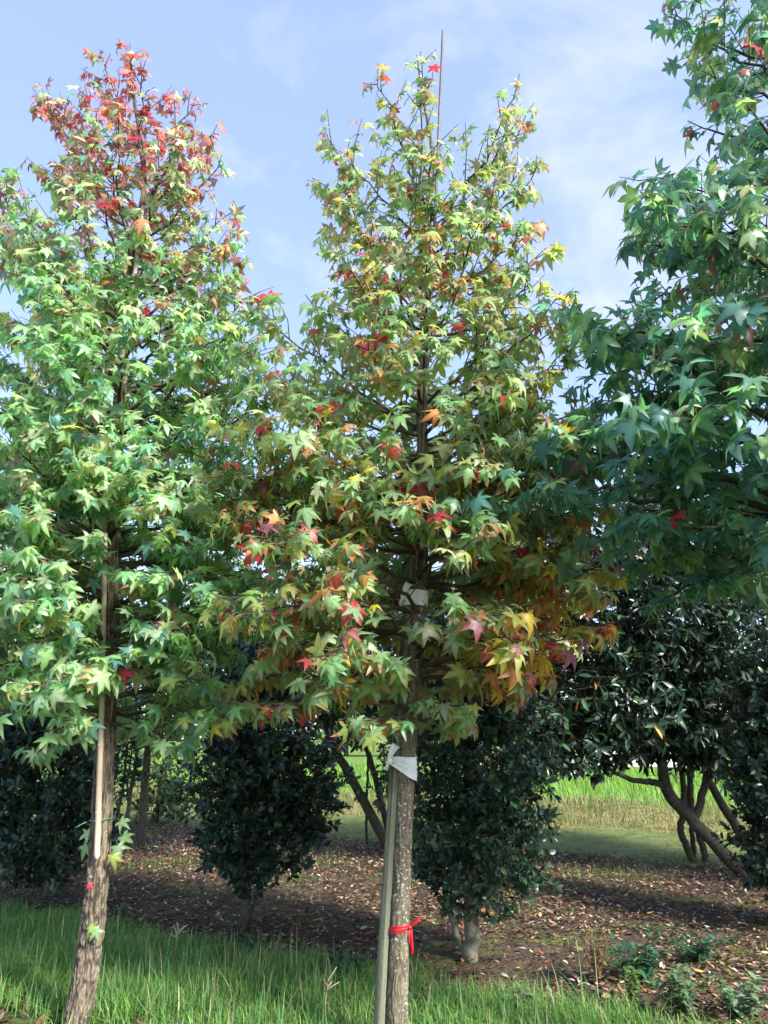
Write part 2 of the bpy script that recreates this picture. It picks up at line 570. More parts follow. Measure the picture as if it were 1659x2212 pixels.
# colour pairs: blade, lobe tips
PAL = {
    'green': ((0.150, 0.262, 0.118), (0.160, 0.252, 0.105)),
    'deep': ((0.100, 0.212, 0.112), (0.105, 0.202, 0.100)),
    'blue': ((0.062, 0.165, 0.140), (0.064, 0.155, 0.125)),
    'bluedark': ((0.042, 0.125, 0.102), (0.044, 0.118, 0.090)),
    'light': ((0.225, 0.325, 0.185), (0.235, 0.310, 0.165)),
    'yellowgreen': ((0.255, 0.310, 0.095), (0.31, 0.26, 0.09)),
    'olive': ((0.245, 0.275, 0.160), (0.29, 0.23, 0.14)),
    'blush': ((0.150, 0.250, 0.075), (0.42, 0.12, 0.09)),
    'yellow': ((0.42, 0.34, 0.05), (0.46, 0.24, 0.05)),
    'orange': ((0.43, 0.215, 0.075), (0.43, 0.12, 0.07)),
    'red': ((0.36, 0.060, 0.055), (0.34, 0.035, 0.045)),
    'crimson': ((0.36, 0.022, 0.055), (0.32, 0.018, 0.05)),
    'rose': ((0.26, 0.105, 0.125), (0.26, 0.065, 0.09)),
    'maroon': ((0.165, 0.075, 0.090), (0.15, 0.05, 0.07)),
}
PKEYS = list(PAL)


class Leaves:
    def __init__(s):
        s.P, s.Rm, s.S, s.K, s.V = [], [], [], [], []

    def add(s, p, d, n, size, key, variant):
        d = d / (np.linalg.norm(d) + 1e-9)
        n = n - d * (n @ d)
        n = n / (np.linalg.norm(n) + 1e-9)
        x = np.cross(d, n)
        s.P.append(p)
        s.Rm.append(np.stack([x, d, n], 1))
        s.S.append(size)
        s.K.append(key)
        s.V.append(variant)

    def done(s):
        s.P, s.Rm, s.S = np.array(s.P), np.array(s.Rm), np.array(s.S)
        s.K, s.V = np.array(s.K), np.array(s.V)
        return s


def leaf_cols(tmpl, base, tip):
    V, T, W, Rb = tmpl
    w = np.clip(W, 0, 1)[:, None] ** 1.4
    c = np.asarray(base)[None, :] * (1 - w) + np.asarray(tip)[None, :] * w
    return c * (1 + 0.55 * Rb[:, None])


def merged(leaves, idx, templates, cols_a, cols_b, seed, jitter=0.16, name='crown', mat=None, off=(0, 0, 0)):
    """many leaves as one mesh"""
    rg = np.random.default_rng(seed)
    VV, TT, CC, n = [], [], [], 0
    for v, (V, T, W, Rb) in enumerate(templates):
        k = idx[leaves.V[idx] == v]
        if not len(k):
            continue
        X = np.einsum('nij,vj->nvi', leaves.Rm[k] * leaves.S[k][:, None, None], V) + leaves.P[k][:, None, :]
        w = np.clip(W, 0, 1)[None, :, None] ** 1.4
        a, b = cols_a[k], cols_b[k]
        c = a[:, None, :] * (1 - w) + b[:, None, :] * w
        c = c * (1 + 0.55 * Rb[None, :, None])
        c = c * (1 + jitter * rg.normal(size=(len(k), 1, 1))) * (1 + 0.5 * jitter * rg.normal(size=(len(k), 1, 3)))
        VV.append(X.reshape(-1, 3))
        CC.append(np.clip(c.reshape(-1, 3), 0.004, 0.9))
        TT.append((T[None] + (np.arange(len(k)) * len(V))[:, None, None] + n).reshape(-1, 3))
        n += len(k) * len(V)
    return mesh_np(name, np.concatenate(VV) - np.asarray(off), np.concatenate(TT), np.concatenate(CC), False, mat)


_leaf_cache = {}


def shared_leaf(kind, v, key):
    k = (kind, v, key)
    if k not in _leaf_cache:
        tmpl, pal, mat = {'star': (LEAF, PAL, M['leaf']), 'laurel': (LAUREL, EPAL, M['evergreen']), 'holly': (HOLLY, EPAL, M['evergreen']), 'dry': (DRY, DPAL, M['litter'])}[kind]
        a, b = pal[key]
        V, T, W, Rb = tmpl[v]
        _leaf_cache[k] = mesh_np(kind + '_leaf', V, T, leaf_cols(tmpl[v], a, b), False, mat)
    return _leaf_cache[k]


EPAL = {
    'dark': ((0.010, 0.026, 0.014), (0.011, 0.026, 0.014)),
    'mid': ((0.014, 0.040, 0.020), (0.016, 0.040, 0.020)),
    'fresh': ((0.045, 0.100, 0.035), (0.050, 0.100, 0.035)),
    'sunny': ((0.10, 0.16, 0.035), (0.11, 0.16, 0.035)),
    'amber': ((0.48, 0.24, 0.035), (0.42, 0.17, 0.03)),
}
DPAL = {
    'brown': ((0.125, 0.066, 0.040), (0.10, 0.052, 0.032)),
    'dark': ((0.045, 0.030, 0.021), (0.04, 0.026, 0.018)),
    'tan': ((0.25, 0.175, 0.11), (0.21, 0.14, 0.085)),
    'pale': ((0.38, 0.33, 0.26), (0.34, 0.28, 0.21)),
    'rust': ((0.19, 0.085, 0.04), (0.16, 0.068, 0.034)),
    'gold': ((0.46, 0.27, 0.06), (0.40, 0.20, 0.05)),
}


def place_leaf_objects(leaves, idx, kind, keys, parent, base, name='leaf'):
    for i in idx:
        me = shared_leaf(kind, int(leaves.V[i]), keys[i])
        o = bpy.data.objects.new(name, me)
        COL.objects.link(o)
        o.parent = parent
        Mx = Matrix.Identity(4)
        Rm = leaves.Rm[i] * leaves.S[i]
        for a in range(3):
            for b in range(3):
                Mx[a][b] = Rm[a, b]
            Mx[a][3] = leaves.P[i][a] - base[a]
        o.matrix_basis = Mx


# ------------------------------------------------------------------ setting: ground sheets
SL = -0.56                                    # the nursery rows run obliquely: y = c + SL * x


def strip_sheet(name, c0, c1, x0, x1, z, mat, nx=60, nc=20, amp=0.0, prof=None, edge=0.0):
    xs = np.linspace(x0, x1, nx)
    cs = np.linspace(c0, c1, nc)
    X, Cc = np.meshgrid(xs, cs, indexing='ij')
    if edge:
        t = (Cc - c0) / (c1 - c0)
        P0 = np.stack([X, X * 0, X * 0], -1)
        Cc = Cc + edge * snoise(P0.reshape(-1, 3) + 3.0, 2.3).reshape(X.shape) * (np.abs(t - 0.5) * 2)
    Y = Cc + SL * X
    Pn = np.stack([X, Y, X * 0], -1).reshape(-1, 3)
    Z = z + amp * snoise(Pn, 2.2).reshape(X.shape)
    if prof is not None:
        Z = Z + prof((Cc - c0) / (c1 - c0), X)
    V = np.stack([X, Y, Z], -1).reshape(-1, 3)
    i, j = np.meshgrid(np.arange(nx - 1), np.arange(nc - 1), indexing='ij')
    Q = np.stack([i * nc + j, (i + 1) * nc + j, (i + 1) * nc + j + 1, i * nc + j + 1], -1).reshape(-1, 4)
    o = link(name, mesh_np(name, V, None, None, True, mat, Q))
    o['kind'] = 'structure'
    return o


gv = np.array([(-900, -300, -0.012), (900, -300, -0.012), (900, 1500, -0.012), (-900, 1500, -0.012)], float)
g = link('ground', mesh_np('ground', gv, None, None, False, M['field'], [(0, 1, 2, 3)]))
g['kind'] = 'structure'
strip_sheet('soil', -4.0, 13.0, -14, 16, 0.012, M['soil'], 150, 90, 0.012)
strip_sheet('grass_verge', 3.7, 5.7, -8, 9, 0.040, M['verge'], 120, 24, 0.008, lambda t, X: -.07 * np.clip(1 - np.minimum(t, 1 - t) / .08, 0, 1), edge=0.12)
strip_sheet('mown_lawn', 12.2, 16.0, -22, 24, 0.042, M['lawn'], 120, 40, 0.004, lambda t, X: -.07 * np.clip(1 - t / .09, 0, 1), edge=0.25)


def bank_z(t, X):
    return 0.30 * np.sin(np.clip(t, 0, 1) * math.pi) ** 0.8 * (1 + 0.15 * np.sin(X * 1.7) + 0.12 * np.sin(X * 4.1 + 1)) * (0.8 + 0.2 * np.sin(t * 9 + X))


strip_sheet('weedy_bank', 15.9, 21.0, -28, 30, 0.0, M['bank'], 160, 30, 0.02, bank_z)


# ------------------------------------------------------------------ sweetgum trees
CLEAR = [(832, 1225, 958, 1345, 4.3), (876, 1200, 934, 1262, 4.25), (224, 1270, 248, 1400, 4.62), (838, 1622, 902, 1682, 4.2), (850, 1600, 905, 2000, 4.2)]   # places where no leaf hangs before a trunk


def make_trunk(P, rad, seed, rough, sides=120):
    """a tapered bark-covered trunk, furrows as real relief"""
    Lm = np.sum(np.linalg.norm(np.diff(P, axis=0), axis=1))
    s = np.concatenate([np.arange(0, 2.6, 1 / 95), np.arange(2.6, Lm, 1 / 22), [Lm]]) / Lm
    D = resample(P, 800)
    t = np.linspace(0, 1, 800)
    Q = np.stack([np.interp(s, t, D[:, k]) for k in range(3)], 1)
    r = np.interp(s, np.linspace(0, 1, len(rad)), rad)
    r = r * (1 + .14 * np.exp(-s * Lm / .13))
    th = np.linspace(0, 2 * math.pi, sides, endpoint=False)
    S, TH = np.meshgrid(s * Lm, th, indexing='ij')
    u = TH / (2 * math.pi)
    wob = vnoise(u * 8, S * 7, 8, seed + 5)
    a = np.abs(vnoise(u * 27 + wob * 1.8, S * 10, 27, seed) - 0.5) * 2
    b = np.abs(vnoise(u * 42 + wob * 2.4, S * 24, 42, seed + 1) - 0.5) * 2
    c = vnoise(u * 40, S * 60, 40, seed + 2)
    big = vnoise(u * 3, S * 1.6, 3, seed + 3) - 0.5
    h = np.clip(a * 2.6, 0, 1) * (.45 + .55 * np.clip(b * 2.6, 0, 1))
    h = h * (0.55 + 0.45 * c)
    disp = rough * (h - 0.5) + 0.08 * big * r[:, None]
    acc = Acc()
    tube(acc, Q, r, sides, True, disp, h)
    return acc


def sweetgum(label, trunk_pts, rad, prof, zbase, n_br, leaf_size, colour, seed, bark, rough=0.008, spacing=0.055, n_parts=300,
             el=(4, 62), upper_sparse=1.0, twig=1.0, group=None, extra=(), shoots=(), templates=None, cat='tree', lateral=(0.85, 0.9), trunk_detail=True, front_only=False, wide=(.82, 1.10)):
    rg = np.random.default_rng(seed)
    P = np.array(trunk_pts, float)
    base = np.array([P[0][0], P[0][1], 0.0])
    root = empty('sweetgum_tree', tuple(base), label, cat, group)
    if trunk_detail:
        acc = make_trunk(P, rad, seed, rough)
    else:
        acc = Acc()
        tube(acc, resample(P, 40), np.interp(np.linspace(0, 1, 40), np.linspace(0, 1, len(rad)), rad), 10)
    link('trunk', acc.mesh('trunk', bark, True, base), root)
    z_top = P[-1][2]
    prof = np.array(prof, float)               # z, reach towards -x, reach towards +x
    prof = prof[np.argsort(prof[:, 0])]

    def axis(z):
        return np.array([np.interp(z, P[:, 2], P[:, 0]), np.interp(z, P[:, 2], P[:, 1]), z])

    def env(z, az):
        rl, rr = np.interp(z, prof[:, 0], prof[:, 1]), np.interp(z, prof[:, 0], prof[:, 2])
        ca, sa = math.cos(az), math.sin(az)
        m_ = 0.5 * (rl + rr) * (lateral[0] if sa < 0 else lateral[1])
        return rr * max(ca, 0) ** 2 + rl * max(-ca, 0) ** 2 + m_ * sa * sa
    z0p, z1p = prof[0, 0], prof[-1, 0]
    zz = np.linspace(z0p, z1p, 200)
    wgt = np.array([np.interp(z, prof[:, 0], prof[:, 1] + prof[:, 2]) for z in zz]) ** 0.9 + 0.05
    wgt *= np.interp((zz - z0p) / (z1p - z0p), [0, .08, 0.28, 0.5, 1], [1.3, 1.7, 1.4, 1, upper_sparse])
    cdf = np.cumsum(wgt) / wgt.sum()
    lv = Leaves()
    az = rg.uniform(0, 6.28)

    def leaf_at(p, out, tdir, zf):
        o2 = out * rg.uniform(.2, .9) + tdir * rg.uniform(-.2, .6) + rg.normal(size=3) * 0.42
        d = o2 + np.array([0, 0, -rg.uniform(.45, 1.6)])
        n = out * rg.uniform(.5, 1.1) + np.array([0, 0, rg.uniform(.2, .9)]) + rg.normal(size=3) * 0.38
        d = unit(d)
        s = leaf_size * rg.uniform(.58, 1.2) * (1 - .28 * zf)
        pos = p + d * s * 0.55
        cx_, cy_, cz_ = project(pos + d * s * .4)
        for (x0, y0, x1, y1, dep) in CLEAR:
            if x0 - 16 < cx_[0] < x1 + 16 and y0 - 20 < cy_[0] < y1 + 12 and pos[1] < dep + .1:
                return
        key = colour(pos, zf, rg)
        lv.add(pos, d, n, s, key, int(rg.integers(len(LEAF))))
    for b in range(n_br):
        az += 2.39996 + rg.normal() * 0.25
        u = (b + rg.uniform(0.1, 0.9)) / n_br
        zt = np.interp(u, cdf, zz)
        f = (zt - z0p) / (z1p - z0p)
        e = R(el[0] + (el[1] - el[0]) * f ** 1.1 + rg.normal() * 7)
        r = env(zt, az) * rg.uniform(*wide)
        r = max(r, 0.10)
        z0 = zt - r * math.tan(min(e, R(68)))
        z0 = min(max(z0, zbase + 0.02 * b), z_top - 0.06)
        A = axis(z0)
        E = axis(zt)
        tip = E + np.array([math.cos(az) * r, math.sin(az) * r, 0])
        mid = A * 0.45 + tip * 0.55 + np.array([0, 0, (-.10 if f > .3 else .10) * r])
        mid[:2] += rg.normal(size=2) * 0.05 * r
        Lb = np.linalg.norm(tip - A)
        nseg = 10
        t = np.linspace(0, 1, nseg)[:, None]
        C = (1 - t) ** 2 * A + 2 * t * (1 - t) * mid + t * t * tip
        C[1:-1] += rg.normal(size=(nseg - 2, 3)) * 0.018 * Lb
        r0 = np.interp(z0, P[:, 2], np.interp(np.linspace(0, 1, len(P)), np.linspace(0, 1, len(rad)), rad))
        rb = min(0.30 * r0 + 0.002, 0.008 + 0.011 * Lb)
        bacc = Acc()
        tube(bacc, C, np.linspace(rb, 0.0028, nseg), 6)
        out = np.array([math.cos(az), math.sin(az), 0.0])
        Tn, _, _ = frames(C)
        ntw = max(2, int(Lb / 0.105 * twig))
        for k in range(ntw):
            tt = 0.16 + 0.80 * (k + rg.uniform(.1, .9)) / ntw
            i = min(int(tt * (nseg - 1)), nseg - 2)
            ff = tt * (nseg - 1) - i
            p0 = C[i] * (1 - ff) + C[i + 1] * ff
            td = Tn[i]
            side = unit(np.cross(td, [0, 0, 1.0])) * (1 if k % 2 else -1)
            dr = unit(td * rg.uniform(.4, .9) + side * rg.uniform(.45, .95) + np.array([0, 0, rg.uniform(-.15, .45)]) + rg.normal(size=3) * .18)
            lt = np.clip((0.10 + 0.36 * Lb * (1.05 - tt)) * rg.uniform(.65, 1.25), 0.08, 0.50)
            p1 = p0 + dr * lt * .55 + rg.normal(size=3) * .012
            p2 = p0 + dr * lt + np.array([0, 0, .06 * lt])
            W = np.array([p0, p1, p2])
            tube(bacc, W, [0.0042, 0.003, 0.0018], 4, False)
            nl = max(2, int(lt / spacing))
            for q in range(nl):
                qq = 0.22 + 0.80 * (q + rg.uniform(0, .8)) / nl
                pp = p0 + dr * lt * min(qq, 1.0)
                leaf_at(pp, unit(out * .6 + dr), dr, f)
        nl = int(Lb * 0.6 / spacing)
        for q in range(nl):
            tt = 0.42 + 0.58 * (q + rg.uniform(0, 1)) / max(nl, 1)
            i = min(int(tt * (nseg - 1)), nseg - 2)
            leaf_at(C[i] + (C[i + 1] - C[i]) * (tt * (nseg - 1) - i), out, Tn[i], f)
        link('branch', bacc.mesh('branch', M['twig'], True, base), root)
    # leading shoot
    for q in range(int((z1p - z_top + .5) / 0.03)):
        z = rg.uniform(z_top - .45, z_top)
        a2 = rg.uniform(0, 6.28)
        o_ = np.array([math.cos(a2), math.sin(a2), .2])
        leaf_at(axis(z), o_, o_, 1.0)
    for (px, py, Y, s, key, dx, dz) in shoots:          # single leaves sprouting straight from the trunk
        p = at_y(px, py, Y)
        lv.add(p, np.array([dx, -.25, dz]), np.array([0.05, -0.85, 0.5]), s * .75, key, int(rg.integers(len(LEAF))))
    lv.done()
    lv.n_extra = 0
    qx, qy, qz = project(lv.P + lv.Rm[:, :, 1] * lv.S[:, None] * .4)
    taken = set()
    for (px, py, Y, s, key, dx, dz) in extra:           # single leaves of a striking colour: the leaf that hangs there takes it
        cost = np.hypot(qx - px, qy - py) + 60 * np.maximum(lv.P[:, 1] - (Y + .25), 0)
        for i in np.argsort(cost)[:6]:
            if int(i) not in taken:
                break
        taken.add(int(i))
        if cost[i] > 70:
            continue
        lv.K[i] = key
        lv.S[i] = max(lv.S[i], s * .68)
        d = unit(np.array([dx, -.25, dz]) + rg.normal(size=3) * .25)
        n = np.array([0.05, -0.8, 0.5]) + rg.normal(size=3) * .3
        n = unit(n - d * (n @ d))
        lv.Rm[i] = np.stack([np.cross(d, n), d, n], 1)
    lv.taken = taken
    lv.root, lv.base, lv.seed, lv.n_parts = root, base, seed, n_parts
    lv.templates = templates or LEAF
    return lv


TREES = []


def prof_px(rows, Y, trunk):
    """outline read off the photograph, turned into metres at the trunk's own distance"""
    T_ = np.array(trunk)
    o = []
    for (py, xl, xr) in rows:
        a, b = at_y(xl, py, Y), at_y(xr, py, Y)
        x = np.interp(a[2], T_[:, 2], T_[:, 0])
        o.append((a[2], max(x - a[0], .05), max(b[0] - x, .05)))
    return o


def patch(p, f, k):
    return float(np.clip(.5 + .75 * snoise(p[None, :] + k, f)[0], 0, 1))


def pick(rg, opts):
    r = rg.random() * sum(w for _, w in opts)
    for k, w in opts:
        r -= w
        if r <= 0:
            return k
    return opts[-1][0]


# --- tree with the red top, tied to a bamboo cane
YL = 4.72
tl = [(168, 2212), (192, 2060), (212, 1880), (226, 1640), (238, 1400), (241, 1240), (247, 1080), (256, 900), (266, 760), (280, 620), (298, 500), (312, 400), (300, 280), (286, 190), (281, 110)]
tl = [at_y(x, y, YL) for x, y in tl]
tl[0][2] = 0.0
tl[0][0] -= 0.01
tl = [p + np.array([0, 0.0, 0]) for p in tl]
pl = prof_px([(95, 262, 300), (140, 235, 330), (180, 165, 405), (240, 85, 455), (310, 70, 440), (380, 45, 470), (420, 10, 530), (500, -10, 550), (580, -30, 550), (640, -40, 645), (760, -50, 655),
              (900, -60, 640), (1060, -90, 640), (1220, -110, 620), (1380, -110, 560), (1500, -90, 520), (1570, -30, 470), (1630, 60, 420)], YL, tl)


def col_left(p, zf, rg):
    x, z = p[0], p[2]
    t = np.clip((z - 4.1) / 2.1, 0, 1)
    edge = np.clip((x + 1.25) / 0.8, 0, 1) * np.clip((z - 3.6) / 1.0, 0, 1)
    pr = 0.02 + 0.92 * t ** 1.4 + 0.40 * edge * (.35 + 1.2 * patch(p, 2.4, 5.0))
    if rg.random() < pr:
        return pick(rg, [('maroon', 4.5), ('rose', 5.0), ('crimson', .9), ('red', .5), ('orange', .35), ('olive', 1.8)])
    return pick(rg, [('green', 4.5), ('deep', 2.4), ('light', 3.6), ('yellowgreen', .4 + 1 * edge), ('blue', 1.6), ('olive', .8 + 3 * t), ('blush', .5)])


left_shoots = [(200, 2003, YL - 0.09, .085, 'yellowgreen', -.5, -.6), (207, 2010, YL - 0.10, .075, 'light', .5, -.8), (193, 1912, YL - 0.08, .045, 'crimson', .2, -1), (262, 1775, YL - 0.09, .09, 'green', .9, -.6), (255, 1830, YL - 0.05, .10, 'light', .5, -1),
               (268, 1808, YL - 0.00, .10, 'green', .9, -.5), (244, 1850, YL - 0.09, .09, 'yellowgreen', .2, -1), (186, 1830, YL - -0.05, .09, 'green', -.6, -1), (190, 1800, YL - -0.05, .08, 'light', -.9, -.4)]
left_extra = [(285, 1455, 4.55, .12, 'crimson', .1, -1), (375, 1325, 4.5, .13, 'rose', .2, -1), (370, 1240, 4.6, .12, 'orange', 0, -1), (590, 625, 4.9, .13, 'crimson', .7, -.6), (555, 640, 4.8, .13, 'red', .2, -1), (365, 1078, 4.6, .12, 'orange', .3, -1),
              (283, 100, 4.95, .14, 'red', .1, -1), (300, 108, 4.9, .13, 'orange', .4, -1), (470, 838, 4.5, .13, 'orange', .4, -1), (362, 628, 4.6, .14, 'crimson', .2, -1), (150, 440, 4.5, .16, 'maroon', .2, -1),
              (40, 1160, 4.0, .155, 'light', .1, -1), (70, 1040, 4.0, .15, 'light', -.3, -1), (280, 1165, 4.1, .15, 'blue', .2, -1), (195, 1130, 4.1, .15, 'light', .3, -1), (130, 1060, 4.0, .15, 'green', .1, -1)]
TREES.append(sweetgum('sweetgum tree with red leaves at its top, its trunk tied to a bamboo cane', tl, [.070, .067, .062, .055, .050, .047, .045, .041, .037, .032, .027, .021, .014, .009, .004], pl,
                      1.60, 152, 0.088, col_left, 11, M['bark_rough'], 0.013, extra=left_extra, shoots=left_shoots, el=(-4, 60), spacing=.038))

# --- tree tied to the round post
YM = 4.35
tm = [(853, 2290), (857, 2212), (862, 2060), (870, 1850), (879, 1650), (890, 1500), (903, 1330), (910, 1220), (914, 1050), (911, 900), (914, 740), (918, 600), (926, 430), (934, 330), (916, 220), (900, 120)]
tm = [at_y(x, y, YM) for x, y in tm]
tm[0][2] = 0.0
pm = prof_px([(118, 880, 925), (170, 850, 980), (215, 740, 1010), (235, 735, 1150), (300, 725, 1155), (380, 650, 1150), (430, 640, 1205), (500, 640, 1200), (600, 640, 1195), (620, 600, 1200), (680, 560, 1225), (760, 525, 1250),
              (860, 520, 1275), (960, 500, 1280), (1080, 480, 1290), (1200, 470, 1310), (1300, 480, 1320), (1390, 500, 1310), (1450, 470, 1220), (1520, 440, 1080), (1580, 430, 990)], YM, tm)


def col_mid(p, zf, rg):
    x, z = p[0] - 0.2, p[2]
    n1 = patch(p, 2.6, 1.0)
    low = np.clip((3.2 - z) / 1.2, 0, 1)
    rt = np.clip((x - .05) / .8, 0, 1)
    warm = 0.09 + 0.50 * rt * low + 0.06 * low  # autumn tones; low on the +x side also a backlit glow put into the colour
    if rg.random() < warm * (.25 + 1.5 * n1):
        return pick(rg, [('orange', 2.4), ('red', 1.1), ('rose', .7), ('yellow', 1.0 + 4 * rt * low), ('crimson', .4), ('blush', 1.5), ('yellowgreen', 2 * rt)])
    if z > 3.7:
        return pick(rg, [('olive', 2.6), ('light', 4.2), ('green', 3.0), ('yellowgreen', .8 + 2 * n1), ('blush', .9), ('deep', .9)])
    return pick(rg, [('green', 4.5 - 2 * rt), ('yellowgreen', .8 + 1.6 * n1 + 6 * rt * low), ('light', 2.8), ('blush', 1.3), ('deep', .6 - .4 * rt), ('olive', .8)])


mid_extra = [(1125, 1380, 4.1, .13, 'crimson', .1, -1), (695, 920, 3.7, .15, 'red', .1, -1), (1092, 878, 4.0, .15, 'red', .1, -1), (985, 1540, 3.5, .19, 'yellowgreen', .05, -1), (720, 1560, 3.7, .16, 'blush', -.1, -1),
             (812, 1490, 3.75, .17, 'green', 0, -1), (672, 1320, 3.6, .16, 'green', .05, -1), (672, 1160, 3.7, .14, 'red', .1, -1), (548, 1222, 3.7, .15, 'red', -.5, -.6), (800, 965, 3.55, .16, 'green', .1, -1),
             (905, 1030, 3.6, .15, 'light', -.1, -1), (640, 925, 3.45, .17, 'light', 0, -1), (570, 1045, 3.6, .15, 'rose', -.3, -1), (690, 1035, 3.6, .15, 'green', .2, -1), (885, 1435, 3.7, .14, 'light', .1, -1),
             (620, 1165, 3.6, .17, 'yellowgreen', -.1, -1), (740, 585, 4.1, .14, 'red', .3, -1), (820, 720, 4.1, .13, 'crimson', .2, -1), (950, 600, 4.1, .13, 'crimson', .3, -1), (1105, 345, 4.3, .13, 'crimson', .4, -1),
             (1130, 265, 4.35, .15, 'orange', .3, -1), (1190, 425, 4.3, .16, 'yellowgreen', .6, -.8), (840, 365, 4.2, .13, 'red', .1, -1), (1170, 475, 4.3, .15, 'orange', .3, -1), (1000, 700, 4.1, .13, 'red', -.3, -1),
             (905, 910, 3.7, .13, 'green', 0, -1), (745, 640, 4.0, .15, 'light', .2, -1), (515, 1580, 3.9, .12, 'yellowgreen', 0, -1), (530, 1530, 3.9, .12, 'blush', .4, -.9)]
TREES.append(sweetgum('sweetgum tree of green, yellow and orange leaves tied to a round wooden post', tm, [.059, .057, .053, .048, .0455, .044, .043, .042, .037, .033, .029, .025, .020, .015, .010, .004], pm,
                      1.62, 122, 0.086, col_mid, 22, M['bark_lichen'], 0.005, extra=mid_extra, upper_sparse=.50, spacing=.039, el=(-6, 62)))

# --- dark blue-green tree, its trunk just outside the picture
YR = 3.5
tr_ = [at_y(1780, 2000, YR), at_y(1775, 1500, YR), at_y(1765, 900, YR), at_y(1750, 300, YR), at_y(1745, -300, YR), at_y(1740, -800, YR)]
tr_[0] = np.array([tr_[0][0] + .03, YR, 0.0])
pr_ = prof_px([(-800, 1700, 1780), (-500, 1600, 1900), (-200, 1500, 1990), (0, 1470, 2030), (150, 1455, 2060), (300, 1450, 2080), (380, 1390, 2100), (450, 1350, 2110), (540, 1260, 2120), (620, 1200, 2140), (720, 1195, 2150), (820, 1200, 2150),
               (860, 1150, 2160), (930, 1100, 2160), (1010, 1075, 2170), (1080, 1090, 2180), (1130, 1210, 2170), (1180, 1330, 2160), (1240, 1400, 2140), (1320, 1520, 2080), (1400, 1640, 2000)], YR, tr_)


def col_right(p, zf, rg):
    if rg.random() < 0.014:
        return pick(rg, [('maroon', 2), ('rose', 1), ('crimson', .7), ('orange', .5), ('yellowgreen', 1)])
    if p[2] > 3.2 and p[0] > 1.5 and rg.random() < .15:
        return pick(rg, [('olive', 3), ('maroon', 1), ('light', 1)])
    return pick(rg, [('blue', 6), ('bluedark', 1.6), ('deep', 2.6), ('green', 1.6), ('light', .5)])


right_extra = [(1610, 650, 2.5, .17, 'blue', -.1, -1), (1450, 800, 2.7, .16, 'blue', .1, -1), (1290, 740, 2.9, .17, 'deep', -.4, -.9), (1430, 860, 2.7, .15, 'bluedark', .1, -1), (1175, 1080, 3.0, .15, 'blue', .1, -1), (1165, 955, 3.0, .14, 'bluedark', -.2, -1),
               (1500, 1350, 2.6, .14, 'deep', 0, -1), (1640, 930, 2.5, .16, 'blue', 0, -1), (1640, 100, 3.2, .17, 'crimson', .2, -1), (1545, 225, 3.2, .13, 'red', -.4, -1), (1225, 1018, 3.0, .13, 'maroon', 0, -1), (1640, 1470, 2.9, .13, 'yellowgreen', -.1, -1), (1620, 1440, 3.0, .12, 'yellowgreen', .3, -1)]
TREES.append(sweetgum('large dark blue-green sweetgum crown reaching in over the holly and magnolia', tr_, [.085, .072, .058, .040, .022, .006], pr_,
                      1.75, 126, 0.100, col_right, 33, M['bark_rough'], 0.012, extra=right_extra, el=(-2, 58), spacing=.040, wide=(.80, 1.10), trunk_detail=False))


# --- sweetgums of the row behind, seen between the near ones
def col_back(p, zf, rg):
    if rg.random() < .12 + .25 * zf:
        return pick(rg, [('olive', 3), ('orange', 2), ('rose', 1), ('maroon', 1), ('yellow', 1)])
    return pick(rg, [('light', 2), ('yellowgreen', 4), ('green', 4), ('olive', 1.2), ('deep', 1)])


def back_tree(label, px, Y, z_top, zb, reach, n_br, seed, size=.10, lean=0.1, n_parts=60, group=None):
    b = at_y(px, 1750, Y)
    T_ = [(b[0], Y, 0), (b[0] + lean * .4, Y, z_top * .35), (b[0] + lean, Y, z_top * .7), (b[0] + lean, Y, z_top)]
    pf = [(zb - .2, reach * .5, reach * .5), (zb + .3, reach * .95, reach * .95), (zb + (z_top - zb) * .35, reach, reach), (zb + (z_top - zb) * .7, reach * .62, reach * .62), (z_top, .08, .08)]
    return sweetgum(label, T_, [.07, .055, .03, .005], pf, zb, n_br, size, col_back, seed, M['twig'], el=(2, 60), spacing=.055, trunk_detail=False, n_parts=n_parts, group=group, templates=LEAF_FAR)


TREES.append(back_tree('yellow-green sweetgum of the row behind, between the red-topped tree and the post-tied tree', 545, 9.6, 5.5, 2.2, 1.25, 52, 44))
TREES.append(back_tree('pale sweetgum with a bare cane, partly hidden behind the red-topped tree', -15, 8.6, 7.2, 2.3, 1.15, 52, 45))
TREES.append(back_tree('yellow and orange sweetgum of the row behind, beyond the post-tied tree', 1120, 9.4, 5.6, 2.4, 1.1, 46, 46))

# which leaves show largest: a coarse depth buffer over all sweetgum leaves
zb_ = np.full((200, 150), 1e9)
allp, owner, loc_i = [], [], []
for t_i, lv in enumerate(TREES):
    allp.append(lv.P)
    owner += [t_i] * len(lv.P)
    loc_i += list(range(len(lv.P)))
allp = np.concatenate(allp)
owner, loc_i = np.array(owner), np.array(loc_i)
alls = np.concatenate([lv.S for lv in TREES])
cen = allp + np.concatenate([lv.Rm[:, :, 1] for lv in TREES]) * alls[:, None] * .4
nrm = np.concatenate([lv.Rm[:, :, 2] for lv in TREES])
qx, qy, qz = project(cen)
face = np.abs(np.sum(nrm * unit(cen - EYE), 1))
size_px = alls * FPX / np.maximum(qz, .2) * (0.25 + face)
inside = (qz > .3) & (qx > -20) & (qx < 1679) & (qy > -20) & (qy < 2232)
cell = 11.06
for i in np.nonzero(inside)[0]:
    rr_ = int(0.35 * size_px[i] / cell)
    a, b = int(qx[i] / cell), int(qy[i] / cell)
    sl = zb_[max(b - rr_, 0):b + rr_ + 1, max(a - rr_, 0):a + rr_ + 1]
    np.minimum(sl, qz[i], out=sl)
vis = np.zeros(len(allp), bool)
